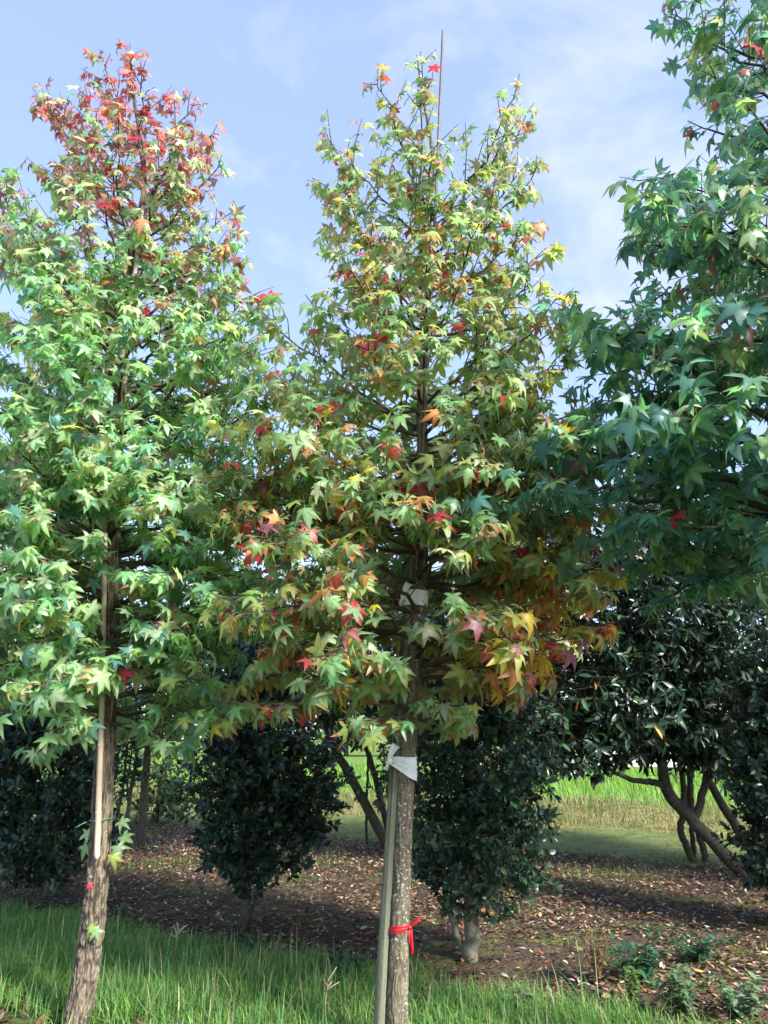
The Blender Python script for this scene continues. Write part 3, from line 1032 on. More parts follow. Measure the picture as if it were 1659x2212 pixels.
for i in np.nonzero(inside)[0]:
    a, b = min(max(int(qx[i] / cell), 0), 149), min(max(int(qy[i] / cell), 0), 199)
    vis[i] = qz[i] <= zb_[b, a] + 0.06
for t_i, lv in enumerate(TREES):
    sel = np.nonzero(owner == t_i)[0]
    score = size_px[sel] * (vis[sel] + 0.02) * inside[sel]
    order = np.argsort(-score)
    n_all = len(lv.P)
    forced = sorted(lv.taken)
    chosen = [i for i in order[:lv.n_parts * 2] if i not in lv.taken and score[i] > 0][:max(lv.n_parts - len(forced), 0)]
    chosen = np.array(list(chosen) + list(forced), int)
    rest = np.setdiff1d(np.arange(n_all), chosen)
    place_leaf_objects(lv, chosen, 'star', lv.K, lv.root, lv.base)
    ca = np.array([PAL[k][0] for k in lv.K])
    cb = np.array([PAL[k][1] for k in lv.K])
    o = link('crown', merged(lv, rest, lv.templates, ca, cb, lv.seed, .17, 'crown', M['leaf'], lv.base), lv.root)
    o['kind'] = 'stuff'
    print('sweetgum', t_i, n_all, 'leaves', len(chosen), 'single')


# ------------------------------------------------------------------ posts, canes, ties, ribbon
def cane(name, a, b, r, mat, label, nodes=0.28, taper=.85, tip=0.0, seed=1):
    a, b = np.array(a), np.array(b)
    Lm = np.linalg.norm(b - a)
    root = empty(name, tuple(a), label, 'cane')
    s = np.linspace(0, Lm, max(20, int(Lm / .012)))
    rr = r * (1 - (1 - taper) * s / Lm)
    if tip:
        rr = rr * np.clip(.35 + s / tip, 0, 1)
    P = (a + (b - a) * (s / Lm)[:, None]) - a
    rg = np.random.default_rng(seed)
    bow = np.sin(s / Lm * math.pi) * .008
    P[:, 0] += bow
    acc = Acc()
    tube(acc, P, rr * (1 + .03 * rg.normal(size=len(s)) * .4), 14)
    link('shaft', acc.mesh('shaft', mat, True), root)
    x = nodes * .6
    while x < Lm - .05:
        i = int(np.argmin(np.abs(s - x)))
        ra = Acc()
        c = P[i]
        dirv = (b - a) / Lm
        pp = np.array([c - dirv * .008, c - dirv * .003, c + dirv * .001, c + dirv * .008])
        tube(ra, pp, [rr[i] * 1.0, rr[i] * 1.13, rr[i] * 1.10, rr[i] * 1.0], 14, False)
        link('node', ra.mesh('node', mat, True), root)
        x += nodes * rg.uniform(.8, 1.2)
    return root


cane('bamboo_cane', at_y(209, 1858, YL - .098), at_y(228, 1065, YL - .082), .0175, M['cane'], 'pale bamboo cane tied upright against the rough trunk of the red-topped tree', .42, .9, .03, 5)
cane('bamboo_cane', at_y(263, 775, YL - .06), at_y(309, 445, YL - .06), .0165, M['cane_grey'], 'grey bamboo cane high in the crown of the red-topped tree', .42, .9, 0, 6)
cane('bamboo_cane', at_y(899, 1235, YM - .052), at_y(957, 66, YM - .02), .0115, M['cane_dark'], 'long thin cane rising above the tip of the post-tied tree', .5, .85, 0, 7)
p_ = at_y(8, 1335, 8.45)
cane('bamboo_cane', (p_[0] - .02, 8.45, .01), at_y(24, 1040, 8.45), .022, M['cane_grey'], 'grey cane among the leaves of the pale sweetgum behind', .45, .9, 0, 8)

# round wooden post
ps = [(820, 2290), (822, 2212), (830, 2060), (846, 1800), (855, 1650), (868, 1480), (881, 1330), (889, 1208)]
ps = np.array([at_y(x, y, YM + .012) for x, y in ps])
ps[0][2] = 0.0
root = empty('wooden_post', tuple(ps[0]), 'round weathered wooden post standing beside the lichen-flecked trunk', 'post')
Q = resample(ps, 240)
rp_ = np.linspace(.037, .028, 240)
th = np.linspace(0, 2 * math.pi, 48, endpoint=False)
S, TH = np.meshgrid(np.linspace(0, 3, 240), th, indexing='ij')
u_ = TH / 6.28318
crack = vnoise(u_ * 20, S * 1.1 + 3, 20, 71)
crack2 = vnoise(u_ * 9 + .3 * np.sin(S * 2), S * .5, 9, 72)
disp = -.009 * np.clip((crack - .78) / .15, 0, 1) - .012 * np.clip((crack2 - .80) / .06, 0, 1) + .002 * vnoise(u_ * 40, S * 4, 40, 73)
acc = Acc()
tube(acc, Q, rp_, 48, True, disp, np.clip(.62 + disp * 60 + .75 * (vnoise(u_ * 30, S * 1.2, 30, 75) - .5), 0, 1))
link('shaft', acc.mesh('shaft', M['post'], True, ps[0]), root)
acc = Acc()
kn = at_y(824, 1908, YM - .020)
tube(acc, np.array([kn - [0, .004, 0], kn + [0, .0, 0], kn + [0, .012, 0]]), [.006, .011, .012], 12)
link('knot', acc.mesh('knot', M['twig'], True, ps[0]), root)


def hull_loop(c1, r1, c2, r2, n):
    th = np.linspace(0, 2 * math.pi, 400, endpoint=False)
    pts = np.concatenate([np.stack([c1[0] + r1 * np.cos(th), c1[1] + r1 * np.sin(th)], 1), np.stack([c2[0] + r2 * np.cos(th), c2[1] + r2 * np.sin(th)], 1)])
    pts = pts[np.lexsort((pts[:, 1], pts[:, 0]))]

    def half(ps_):
        h = []
        for p in ps_:
            while len(h) >= 2 and (h[-1][0] - h[-2][0]) * (p[1] - h[-2][1]) - (h[-1][1] - h[-2][1]) * (p[0] - h[-2][0]) <= 0:
                h.pop()
            h.append(p)
        return h
    lo, up = half(pts), half(pts[::-1])
    H = np.array(lo[:-1] + up[:-1])
    H = np.vstack([H, H[:1]])
    s = np.concatenate([[0], np.cumsum(np.linalg.norm(np.diff(H, axis=0), axis=1))])
    q = np.linspace(0, s[-1], n, endpoint=False)
    return np.stack([np.interp(q, s, H[:, 0]), np.interp(q, s, H[:, 1])], 1)


def grid_sheet(V, closed_u):
    """V[nu, nv, 3] -> quads"""
    nu, nv = V.shape[:2]
    Q = []
    for i in range(nu if closed_u else nu - 1):
        for j in range(nv - 1):
            i2 = (i + 1) % nu
            Q.append((i * nv + j, i2 * nv + j, i2 * nv + j + 1, i * nv + j + 1))
    return V.reshape(-1, 3), Q


def trunk_at(T_, rad, z):
    T_ = np.array(T_)
    return np.interp(z, T_[:, 2], T_[:, 0]), np.interp(z, T_[:, 2], T_[:, 1]), np.interp(z, T_[:, 2], rad)


RADM = [.059, .057, .053, .048, .0455, .044, .043, .042, .037, .033, .029, .025, .020, .015, .010, .004]


def cloth_tie(py, h_left, h_right, rise, label, seed, fan):
    z = at_y(880, py, YM)[2]
    tx, ty, trr = trunk_at(tm, RADM, z)
    sx, sy = np.interp(z, ps[:, 2], ps[:, 0]), np.interp(z, ps[:, 2], ps[:, 1])
    srr = .033
    n, m_ = 140, 16
    lp = hull_loop((tx, ty), trr + .006, (sx, sy), srr + .005, n)
    xmin, xmax = lp[:, 0].min(), lp[:, 0].max()
    V = np.zeros((n, m_, 3))
    cx_, cy_ = lp.mean(0)
    rg = np.random.default_rng(seed)
    ph = rg.random(5) * 6.28
    for i, (x, y) in enumerate(lp):
        k = (x - xmin) / (xmax - xmin)
        hh = h_left + (h_right - h_left) * k ** 0.8
        zc = z + rise * (k - .5)
        for j in range(m_):
            v = j / (m_ - 1)
            w = .0045 * math.sin(v * 17 + ph[0] + 2.2 * k) * (1.2 - k) * fan + .0016 * math.sin(v * 33 + ph[1] + 5 * k) * fan + (.0035 if abs(v - .55 - .12 * math.sin(3 * k)) < .06 else 0)
            ox, oy = unit(np.array([x - cx_, y - cy_]))
            V[i, j] = (x + ox * (.004 + w), y + oy * (.004 + w), zc + (v - .5) * hh + .003 * math.sin(7 * k + ph[2]))
    base = np.array([tx, ty, z])
    root = empty('tree_tie', tuple(base), label, 'tie', 'white cloth ties round trunk and post')
    vv, qq = grid_sheet(V, True)
    me = mesh_np('band', vv - base, None, None, True, M['cloth'], qq)
    o = link('band', me, root)
    md = o.modifiers.new('thick', 'SOLIDIFY')
    md.thickness = .003
    # knot and tail
    kp = np.array([xmin - .004, sy - .034, z - rise * .5 - .002])
    acc = Acc()
    tt = np.linspace(0, 1, 9)
    K = np.stack([kp[0] - .004 + .012 * np.sin(tt * 3.1), kp[1] + .01 - .03 * np.sin(tt * 3.1), kp[2] - .016 + .034 * tt], 1)
    tube(acc, K, .004 + .013 * np.sin(tt * math.pi) ** .7, 12)
    link('knot', acc.mesh('knot', M['cloth'], True, base), root)
    for (dx, dz, wd, ln, nm) in ((.045, .085, .022, 1.0, 'tail'), (-.012, -.05, .008, 1.0, 'tail')):
        uu = np.linspace(0, 1, 10)
        Vt = np.zeros((10, 5, 3))
        dirv = unit(np.array([dx, -.02, dz]))
        sidev = unit(np.cross(dirv, [0, 1.0, 0]))
        for i, u in enumerate(uu):
            c = kp + np.array([dx * u, -.014 - .012 * math.sin(u * 3.1), dz * u + (.012 * math.sin(u * 3.1) if dz > 0 else 0)])
            ww = wd * (.35 + .65 * u)
            for j in range(5):
                v = j / 4 - .5
                Vt[i, j] = c + sidev * v * 2 * ww + np.array([0, .010 * math.cos(v * 5), 0])
        vv, qq = grid_sheet(Vt, False)
        o = link(nm, mesh_np(nm, vv - base, None, None, True, M['cloth'], qq), root)
        o.modifiers.new('thick', 'SOLIDIFY').thickness = .0025


cloth_tie(1293, .088, .094, -.004, 'flat white cloth tie high on the trunk, among the leaves', 3, .35)
cloth_tie(1652, .030, .128, -.045, 'white cloth tie gathered into a knot, low on the trunk', 4, 1.0)


# red ribbon
z = at_y(862, 2003, YM)[2]
tx, ty, trr = trunk_at(tm, RADM, z)
base = np.array([tx, ty, z])
root = empty('ribbon', tuple(base), 'red plastic ribbon knotted round the lichen-flecked trunk', 'ribbon')
n, m_ = 90, 7
V = np.zeros((n, m_, 3))
for i in range(n):
    a = 2 * math.pi * i / n
    hh = .036 - .020 * max(math.cos(a + .4), 0) ** 3
    for j in range(m_):
        v = j / (m_ - 1) - .5
        r_ = trr + .006 + .0035 * math.sin(v * 14 + a * 2) * (1 if j not in (0, m_ - 1) else .2)
        V[i, j] = (r_ * math.cos(a), r_ * math.sin(a), v * hh + .010 * math.cos(a + .3))
vv, qq = grid_sheet(V, True)
o = link('band', mesh_np('band', vv, None, None, True, M['red_tape'], qq), root)
o.modifiers.new('thick', 'SOLIDIFY').thickness = .0012
kx = np.array([trr * .93, -trr * .38 - .008, .006])
acc = Acc()
tt = np.linspace(0, 1, 8)
tube(acc, np.stack([kx[0] - .006 + .014 * tt, kx[1] - .008 * np.sin(tt * 3.14), kx[2] - .008 + .016 * tt], 1), .003 + .008 * np.sin(tt * math.pi), 10)
link('knot', acc.mesh('knot', M['red_tape'], True), root)
for (end, w0, w1) in ((np.array([.085, -.03, .055]), .011, .003), (np.array([.016, -.012, -.125]), .014, .006)):
    Vt = np.zeros((14, 6, 3))
    dirv = unit(end)
    sidev = unit(np.cross(dirv, [0, 1.0, 0]))
    for i in range(14):
        u = i / 13
        c = kx + end * u + np.array([0, -.006 * math.sin(u * 5), .008 * math.sin(u * 3.14)])
        ww = (w0 + (w1 - w0) * u) * (.5 + .5 * min(u * 5, 1))
        for j in range(6):
            v = j / 5 - .5
            Vt[i, j] = c + sidev * v * 2 * ww + np.array([0, .006 * math.sin(v * 9 + u * 7), 0])
    vv, qq = grid_sheet(Vt, False)
    o = link('tail', mesh_np('tail', vv, None, None, True, M['red_tape'], qq), root)
    o.modifiers.new('thick', 'SOLIDIFY').thickness = .001

# green wires holding the bamboo cane
RADL = [.070, .067, .062, .055, .050, .047, .045, .041, .037, .032, .027, .021, .014, .009, .004]
for (py, label, cross) in ((1392, 'crossed green wire binding the cane to the rough trunk, among the leaves', True), (1773, 'green wire binding the foot of the cane to the rough trunk', False)):
    z = at_y(225, py, YL)[2]
    tx, ty, trr = trunk_at(tl, RADL, z)
    cx_ = at_y(np.interp(py, [1065, 1858], [228, 209]), py, YL - .09)
    base = np.array([tx, ty, z])
    root = empty('wire_tie', tuple(base), label, 'wire', 'green wires round trunk and cane')
    lp = hull_loop((tx, ty), trr + .006, (cx_[0], cx_[1]), .020, 80)
    for s_ in ((1, -1) if cross else (1,)):
        acc = Acc()
        k = (lp[:, 0] - lp[:, 0].min()) / np.ptp(lp[:, 0])
        P = np.stack([lp[:, 0], lp[:, 1], z + s_ * (.022 if cross else .012) * (k - .25) + (0 if cross else .006)], 1)
        P = np.vstack([P, P[:1]])
        tube(acc, P, .0028, 6, False)
        link('loop', acc.mesh('loop', M['wire'], True, base), root)
    acc = Acc()
    e = np.array([lp[:, 0].min(), cx_[1] - .018, z - .004])
    tube(acc, np.array([e + [.018, 0, .006], e, e + [-.02, -.004, -.012], e + [-.04, -.004, -.024]]), .0028, 6)
    link('twisted_end', acc.mesh('twisted_end', M['wire'], True, base), root)


# ------------------------------------------------------------------ evergreen shrubs and trees
def evergreen(name, label, cat, stems, blobs, n_clumps, per, leaf_len, kind, pal, seed, droop=0.0, n_parts=200, stem_r=.03, shell=.45, group=None, lobes=.34, twigs=True, hole=None, bark='dark_bark'):
    """stems: list of polylines with radii; blobs: ellipsoids the leaf sprays fill; leaves sit in sprays round twig ends"""
    rg = np.random.default_rng(seed)
    base = np.array([stems[0][0][0][0], stems[0][0][0][1], 0.0])
    root = empty(name, tuple(base), label, cat, group)
    for P, r in stems:
        acc = Acc()
        P = np.array(P, float)
        Q = resample(P, 26)
        Q[1:-1] += rg.normal(size=(24, 3)) * .006
        tube(acc, Q, np.interp(np.linspace(0, 1, 26), np.linspace(0, 1, len(r)), r), 10)
        link('stem', acc.mesh('stem', M[bark], True, base), root)
    vol = np.array([b[3] * b[4] * b[5] for b in blobs]) ** .8
    lv = Leaves()
    tw = Acc()
    tmpl = LAUREL if kind == 'laurel' else HOLLY
    which = rg.choice(len(blobs), n_clumps, p=vol / vol.sum())
    for bi in which:
        b = np.array(blobs[bi], float)
        d = unit(rg.normal(size=3))
        rad = rg.uniform(shell ** 3, 1) ** (1 / 3)
        lump = 1 + lobes * snoise((d * 1.0 + b[:3] * .7)[None, :], 2.6)[0] + .11 * rg.normal()
        if rg.random() < .035:
            rad = rg.uniform(1.08, 1.3)
        c = b[:3] + d * b[3:] * rad * lump
        if c[2] < .08:
            continue
        if hole is not None and hole(c):
            continue
        ax = unit(d * np.array([1, 1, .7]) + np.array([0, 0, .45 - droop]) + rg.normal(size=3) * .4)
        tl_ = leaf_len * rg.uniform(.8, 1.8)
        p0 = c - ax * tl_
        if twigs:
            tube(tw, np.array([p0 - ax * tl_ * .8, c]), [.004, .002], 3, False)
        ph = rg.uniform(0, 6.28)
        u1 = unit(np.cross(ax, [.3, .2, 1.0]))
        u2 = np.cross(ax, u1)
        for q in range(per):
            a = ph + q * 2.4
            f = (q + .5) / per
            o_ = u1 * math.cos(a) + u2 * math.sin(a)
            spread = 1.25 - .75 * f
            dd = unit(o_ * spread + ax * (.35 + .6 * f) + np.array([0, 0, -droop * 1.3]) + rg.normal(size=3) * .22)
            nn = ax * .9 - o_ * .25 + np.array([0, 0, .5]) + rg.normal(size=3) * .3
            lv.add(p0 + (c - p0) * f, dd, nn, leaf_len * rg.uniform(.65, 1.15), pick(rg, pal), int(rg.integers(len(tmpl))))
    lv.done()
    cen = lv.P
    qx, qy, qz = project(cen)
    face = np.abs(np.sum(lv.Rm[:, :, 2] * unit(cen - EYE), 1))
    zmap = {}
    cl = 8.0
    for i in range(len(cen)):
        k = (int(qx[i] // cl), int(qy[i] // cl))
        if qz[i] < zmap.get(k, 1e9):
            zmap[k] = qz[i]
    visb = np.array([qz[i] <= zmap[(int(qx[i] // cl), int(qy[i] // cl))] + .02 for i in range(len(cen))])
    ins = (qx > -10) & (qx < 1669) & (qy > 0) & (qy < 2222)
    sc = lv.S / np.maximum(qz, .3) * (.2 + face) * visb * ins
    amber = np.array([k == 'amber' for k in lv.K])
    sc = sc * np.where(amber, 1.5, 1)
    order = np.argsort(-sc)[:n_parts]
    order = order[sc[order] > 0]
    rest = np.setdiff1d(np.arange(len(cen)), order)
    place_leaf_objects(lv, order, kind, lv.K, root, base)
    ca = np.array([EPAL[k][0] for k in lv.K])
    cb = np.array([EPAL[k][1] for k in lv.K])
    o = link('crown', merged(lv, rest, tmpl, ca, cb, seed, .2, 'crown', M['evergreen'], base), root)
    o['kind'] = 'stuff'
    if twigs and tw.n:
        o = link('twigs', tw.mesh('twigs', M['dark_bark'], True, base), root)
        o['kind'] = 'stuff'
    print(name, len(cen), 'leaves')
    return root


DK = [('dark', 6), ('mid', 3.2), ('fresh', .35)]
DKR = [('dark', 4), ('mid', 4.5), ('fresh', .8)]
g3 = on_ground(1015, 2078)
evergreen('holly_shrub', 'tall dark holly shrub on a pale forked stem beside the post-tied tree', 'shrub',
          [([(g3[0], g3[1], 0), (g3[0] + .02, g3[1], .35), (g3[0] + .03, g3[1], 1.0), (g3[0] + .05, g3[1], 2.0)], [.062, .05, .04, .015]),
           ([(g3[0] - .04, g3[1] + .02, .05), (g3[0] - .11, g3[1], .25), (g3[0] - .17, g3[1], .55), (g3[0] - .2, g3[1], 1.1)], [.022, .024, .02, .01])],
          [(g3[0] + .06, g3[1], .82, .52, .50, .52), (g3[0] + .14, g3[1], 1.40, .58, .55, .62), (g3[0] + .08, g3[1], 2.05, .50, .50, .55), (g3[0] + .18, g3[1], 2.5, .34, .34, .4)],
          1500, 9, .068, 'holly', DKR, 61, n_parts=300, bark='pale_bark')
g2 = on_ground(525, 2005)
evergreen('holly_shrub', 'broad dark holly shrub standing between the two tied trees', 'shrub',
          [([(g2[0], g2[1], 0), (g2[0] + .02, g2[1], .4), (g2[0] - .02, g2[1], 1.2), (g2[0], g2[1], 2.0)], [.035, .03, .024, .01]),
           ([(g2[0] + .05, g2[1] + .05, 0), (g2[0] + .12, g2[1], .4), (g2[0] + .2, g2[1], 1.1)], [.022, .02, .01])],
          [(g2[0] + .05, g2[1], .72, .56, .55, .46), (g2[0] + .10, g2[1], 1.22, .66, .60, .46), (g2[0] + .02, g2[1], 1.72, .50, .5, .5), (g2[0] + .55, g2[1] + .1, .95, .30, .3, .25), (g2[0], g2[1], 2.2, .45, .45, .4)],
          1500, 9, .075, 'holly', DK, 62, n_parts=250)
g1 = on_ground(75, 1962)
evergreen('holly_shrub', 'dark holly shrub behind the rough trunk of the red-topped tree', 'shrub',
          [([(g1[0], g1[1], 0), (g1[0] + .02, g1[1], .4), (g1[0], g1[1], 1.2), (g1[0], g1[1], 2.0)], [.035, .03, .024, .01])],
          [(g1[0] + .05, g1[1], .62, .72, .6, .5), (g1[0] + .10, g1[1], 1.2, .80, .7, .5), (g1[0] - .1, g1[1], 1.75, .75, .7, .5), (g1[0] - .7, g1[1] + .2, 1.2, .6, .6, .9), (g1[0] - .1, g1[1], 2.2, .6, .6, .4)],
          1700, 9, .078, 'holly', DK, 63, n_parts=220)
g4 = on_ground(1712, 2010)
evergreen('holly_shrub', 'dark holly shrub in front of the leaning magnolia stems', 'shrub',
          [([(g4[0], g4[1], 0), (g4[0], g4[1], .5), (g4[0] - .05, g4[1], 1.4)], [.035, .03, .012])],
          [(g4[0] + .08, g4[1], .66, .50, .5, .5), (g4[0] + .12, g4[1], 1.25, .50, .5, .55), (g4[0] + .18, g4[1], 1.9, .46, .5, .6)],
          1000, 9, .080, 'holly', DK, 64, n_parts=150)

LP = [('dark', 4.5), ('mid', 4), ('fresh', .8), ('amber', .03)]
# magnolias with leaning stems
a1 = on_ground(1605, 1895)
Ym = a1[1]
k1, k2, k3 = at_y(1500, 1775, Ym), at_y(1437, 1695, Ym), at_y(1330, 1600, Ym)
evergreen('magnolia_tree', 'large-leaved magnolia with a thick stem leaning over the leafy gap', 'tree',
          [([(a1[0] + .05, Ym, 0), k1, k2, at_y(1425, 1560, Ym), at_y(1430, 1350, Ym)], [.085, .075, .072, .05, .02]),
           ([k2, at_y(1395, 1688, Ym), at_y(1330, 1670, Ym - .1), at_y(1270, 1610, Ym - .15)], [.045, .036, .025, .012]),
           ([at_y(1500, 1775, Ym), at_y(1540, 1600, Ym), at_y(1500, 1400, Ym)], [.05, .04, .02])],
          [(3.15, Ym, 2.0, 1.15, 1.0, .80), (2.3, Ym - .2, 1.80, .80, .7, .65), (1.95, Ym - .1, 1.5, .45, .5, .5), (3.6, Ym + .1, 1.7, .9, .8, .55), (2.75, Ym - .1, 1.45, .8, .6, .42), (3.9, Ym, 1.35, .5, .5, .35), (3.7, Ym, 2.9, 1.2, 1.0, 1.0), (2.7, Ym, 3.2, 1.1, 1.0, 1.0), (4.3, Ym, 2.0, .8, .8, .7), (3.1, Ym, 4.1, 1.2, 1.0, .9), (2.1, Ym - .2, 1.45, .42, .4, .30), (4.4, Ym + .2, 3.6, 1.0, 1, 1)],
          1750, 8, .155, 'laurel', LP, 65, droop=.35, n_parts=300, lobes=.3)
a2 = on_ground(1500, 1868)
Y2 = a2[1]
evergreen('magnolia_tree', 'magnolia on several slender leaning stems beyond the thick leaning one', 'tree',
          [([(a2[0], Y2, 0), at_y(1470, 1790, Y2), at_y(1478, 1720, Y2), at_y(1450, 1500, Y2)], [.05, .045, .04, .02]),
           ([(a2[0] + .16, Y2, 0), at_y(1505, 1780, Y2), at_y(1490, 1690, Y2), at_y(1500, 1450, Y2)], [.045, .045, .04, .02]),
           ([(a2[0] + .08, Y2 + .2, 0), at_y(1495, 1800, Y2 + .2), at_y(1482, 1710, Y2 + .2), at_y(1440, 1500, Y2)], [.04, .035, .03, .02]),
           ([at_y(1690, 1930, Y2), at_y(1600, 1800, Y2), at_y(1530, 1680, Y2), at_y(1500, 1560, Y2)], [.07, .065, .05, .03]),
           ([at_y(1720, 1900, Y2), at_y(1640, 1740, Y2), at_y(1590, 1600, Y2)], [.05, .045, .03])],
          [(4.6, Y2, 2.0, 1.3, 1.0, .8), (3.6, Y2, 2.4, 1.2, 1.0, .8), (2.6, Y2 + .4, 2.2, 1.1, 1.0, .7), (5.4, Y2, 3.1, 1.2, 1.0, 1.1), (4.4, Y2, 4.1, 1.3, 1.1, 1.0)],
          1200, 8, .155, 'laurel', LP, 66, droop=.3, n_parts=100, lobes=.3)


# trees of the row beyond, on stems that lean against each other
def far_evergreen(label, stems_px, Y, blobs, n, seed, n_parts=60, pal=LP, kind='laurel', leaf=.13):
    st = []
    for k, (pts, r) in enumerate(stems_px):
        Q = [at_y(x, y, Y + .12 * k) for x, y in pts]
        Q[0][2] = 0.0
        st.append((Q, r))
    evergreen('evergreen_tree', label, 'tree', st, blobs, n, 8, leaf, kind, pal, seed, droop=.2, n_parts=n_parts, lobes=.32)


Yc = 11.6
xc = lambda px, Y: at_y(px, 1500, Y)[0]
far_evergreen('evergreen tree on two bare stems crossing like a gable between the holly shrubs', [
    ([(632, 1830), (672, 1710), (708, 1600), (725, 1500), (740, 1350)], [.055, .05, .045, .03, .012]),
    ([(842, 1835), (775, 1710), (712, 1590), (690, 1480)], [.075, .068, .06, .02]),
    ([(848, 1825), (815, 1700), (782, 1560), (770, 1400)], [.05, .045, .04, .015]),
    ([(792, 1832), (793, 1700), (800, 1560)], [.022, .02, .015])], Yc,
    [(xc(740, Yc), Yc, 2.35, 1.25, .9, .75), (xc(620, Yc), Yc, 2.5, 1.0, .9, .8), (xc(820, Yc), Yc, 2.1, .55, .7, .55), (xc(860, Yc), Yc, 3.3, 1.0, .9, .8), (xc(835, Yc), Yc, 1.2, .30, .4, .75), (xc(740, Yc), Yc, 4.0, 1.0, .9, .6)],
    1400, 67)
Yd = 11.9
far_evergreen('evergreen tree on a bundle of leaning stems beyond the rough trunk', [
    ([(300, 1838), (312, 1720), (322, 1560), (330, 1400)], [.07, .062, .05, .02]),
    ([(262, 1835), (285, 1700), (300, 1580), (310, 1450)], [.035, .03, .025, .012]),
    ([(240, 1835), (262, 1720), (275, 1600)], [.03, .025, .015]),
    ([(285, 1840), (275, 1700), (292, 1580)], [.015, .014, .01])], Yd,
    [(xc(330, Yd), Yd, 1.95, .75, .8, .55), (xc(230, Yd), Yd, 1.9, 1.1, .9, .7), (xc(450, Yd), Yd, 2.1, .9, .8, .8), (xc(300, Yd), Yd, 3.0, 1.2, 1.0, .6), (xc(100, Yd), Yd, 2.0, 1.0, .8, .8), (xc(100, Yd), Yd, 1.1, .9, .6, .6)],
    1300, 68)
Ye = 10.2
far_evergreen('evergreen tree rising behind the tall holly with the forked stem', [
    ([(1010, 1860), (1030, 1700), (1050, 1500), (1060, 1350)], [.06, .05, .04, .015]),
    ([(1060, 1860), (1080, 1700), (1100, 1500)], [.04, .035, .015])], Ye,
    [(xc(1000, Ye), Ye, 1.9, 1.0, .8, .9), (xc(1150, Ye), Ye, 2.3, .9, .8, .9), (xc(940, Ye), Ye, 2.9, .9, .8, .7), (xc(1150, Ye), Ye, 3.7, .9, .8, .8), (xc(1180, Ye), Ye, 4.6, .6, .6, .5)],
    1200, 69)
# unseen magnolia added beside the view to cast shade on the place
evergreen('magnolia_tree', 'tall unseen magnolia added for shade, past the other two', 'tree',
          [([(6.4, 8.2, 0), (6.2, 8.2, 1.0), (6.1, 8.2, 3.0)], [.08, .07, .03])],
          [(6.1, 8.2, 1.8, 1.4, 1.4, 1.3), (6.0, 8.2, 3.0, 1.5, 1.4, 1.2)], 700, 8, .16, 'laurel', LP, 70, n_parts=0)


# ------------------------------------------------------------------ grass, litter, weeds
def blades(name, xy, h, w, cols, seed, lean=.45, z=0.03, label=None):
    rg = np.random.default_rng(seed)
    n = len(xy)
    h = h * rg.uniform(.45, 1.25, n) * (.85 + .35 * snoise(np.column_stack([xy, np.zeros(n)]), 4.0))
    h = np.maximum(h, .02)
    az = rg.uniform(0, 6.28, n)
    ln = np.abs(rg.normal(0, lean, n)) + .05
    dx, dy = np.cos(az), np.sin(az)
    fx, fy = -dy, dx
    w_ = w * rg.uniform(.6, 1.3, n)
    levels = [(0, 1.0), (.4, .85), (.75, .55), (1.0, .06)]
    V = np.zeros((n, 8, 3))
    for k, (t, ww) in enumerate(levels):
        b = ln * h * t ** 2
        zz = h * t * (1 - .28 * np.minimum(ln, 1.4) * t)
        for s_, q in ((-1, 0), (1, 1)):
            V[:, k * 2 + q, 0] = xy[:, 0] + dx * b + s_ * fx * w_ * ww * .5
            V[:, k * 2 + q, 1] = xy[:, 1] + dy * b + s_ * fy * w_ * ww * .5
            V[:, k * 2 + q, 2] = z + zz
    Qb = np.array([(0, 1, 3, 2), (2, 3, 5, 4), (4, 5, 7, 6)])
    Q = (Qb[None] + (np.arange(n) * 8)[:, None, None]).reshape(-1, 4)
    ci = rg.choice(len(cols), n, p=np.array([c[1] for c in cols]) / sum(c[1] for c in cols))
    base = np.array([c[0] for c in cols])[ci] * (1 + .2 * rg.normal(size=(n, 1)))
    C = np.repeat(np.clip(base, .01, .8)[:, None, :], 8, 1)
    C[:, 6:] *= 1.25
    o = link(name, mesh_np(name, V.reshape(-1, 3), None, C.reshape(-1, 3), False, M['grass'], Q))
    o['kind'] = 'stuff'
    if label:
        o['label'] = label
        o['category'] = 'grass'
    return o


GC = [((.115, .250, .048), 5), ((.150, .295, .058), 4), ((.085, .20, .075), 1.6), ((.22, .31, .09), 1.6), ((.38, .34, .17), .4)]


def scatter(n, c0, c1, x0, x1, clump=.5, f=3.0, seed=1, soft=.12):
    rg = np.random.default_rng(seed)
    x = rg.uniform(x0, x1, n * 2)
    c = rg.uniform(c0 - soft, c1 + soft, n * 2)
    xy = np.stack([x, c + SL * x], 1)
    k = snoise(np.column_stack([xy, np.zeros(len(xy))]), f) * .5 + .5
    edge = np.minimum(c - c0, c1 - c) / soft
    p = (1 - clump + clump * k) * np.clip(edge * .5 + .5 + .5 * (k - .5), 0, 1)
    keep = rg.random(len(xy)) < p
    return xy[keep][:n]


pts = scatter(52000, 3.8, 5.55, -4.6, 2.3, .45, 3.2, 81, .28)
pts = pts[(pts[:, 1] > 3.3)]
blades('grass', pts, .135, .0062, GC, 82, 1.05, .03, 'long unmown green grass round the tied trunks')
pts = scatter(2600, 3.9, 5.5, -4.6, 2.3, .7, 2.0, 83, .2)
blades('grass', pts, .27, .0075, [((.08, .19, .06), 3), ((.13, .22, .07), 2), ((.36, .33, .17), 1)], 84, .4, .03, 'taller pale grass blades standing out of the verge')
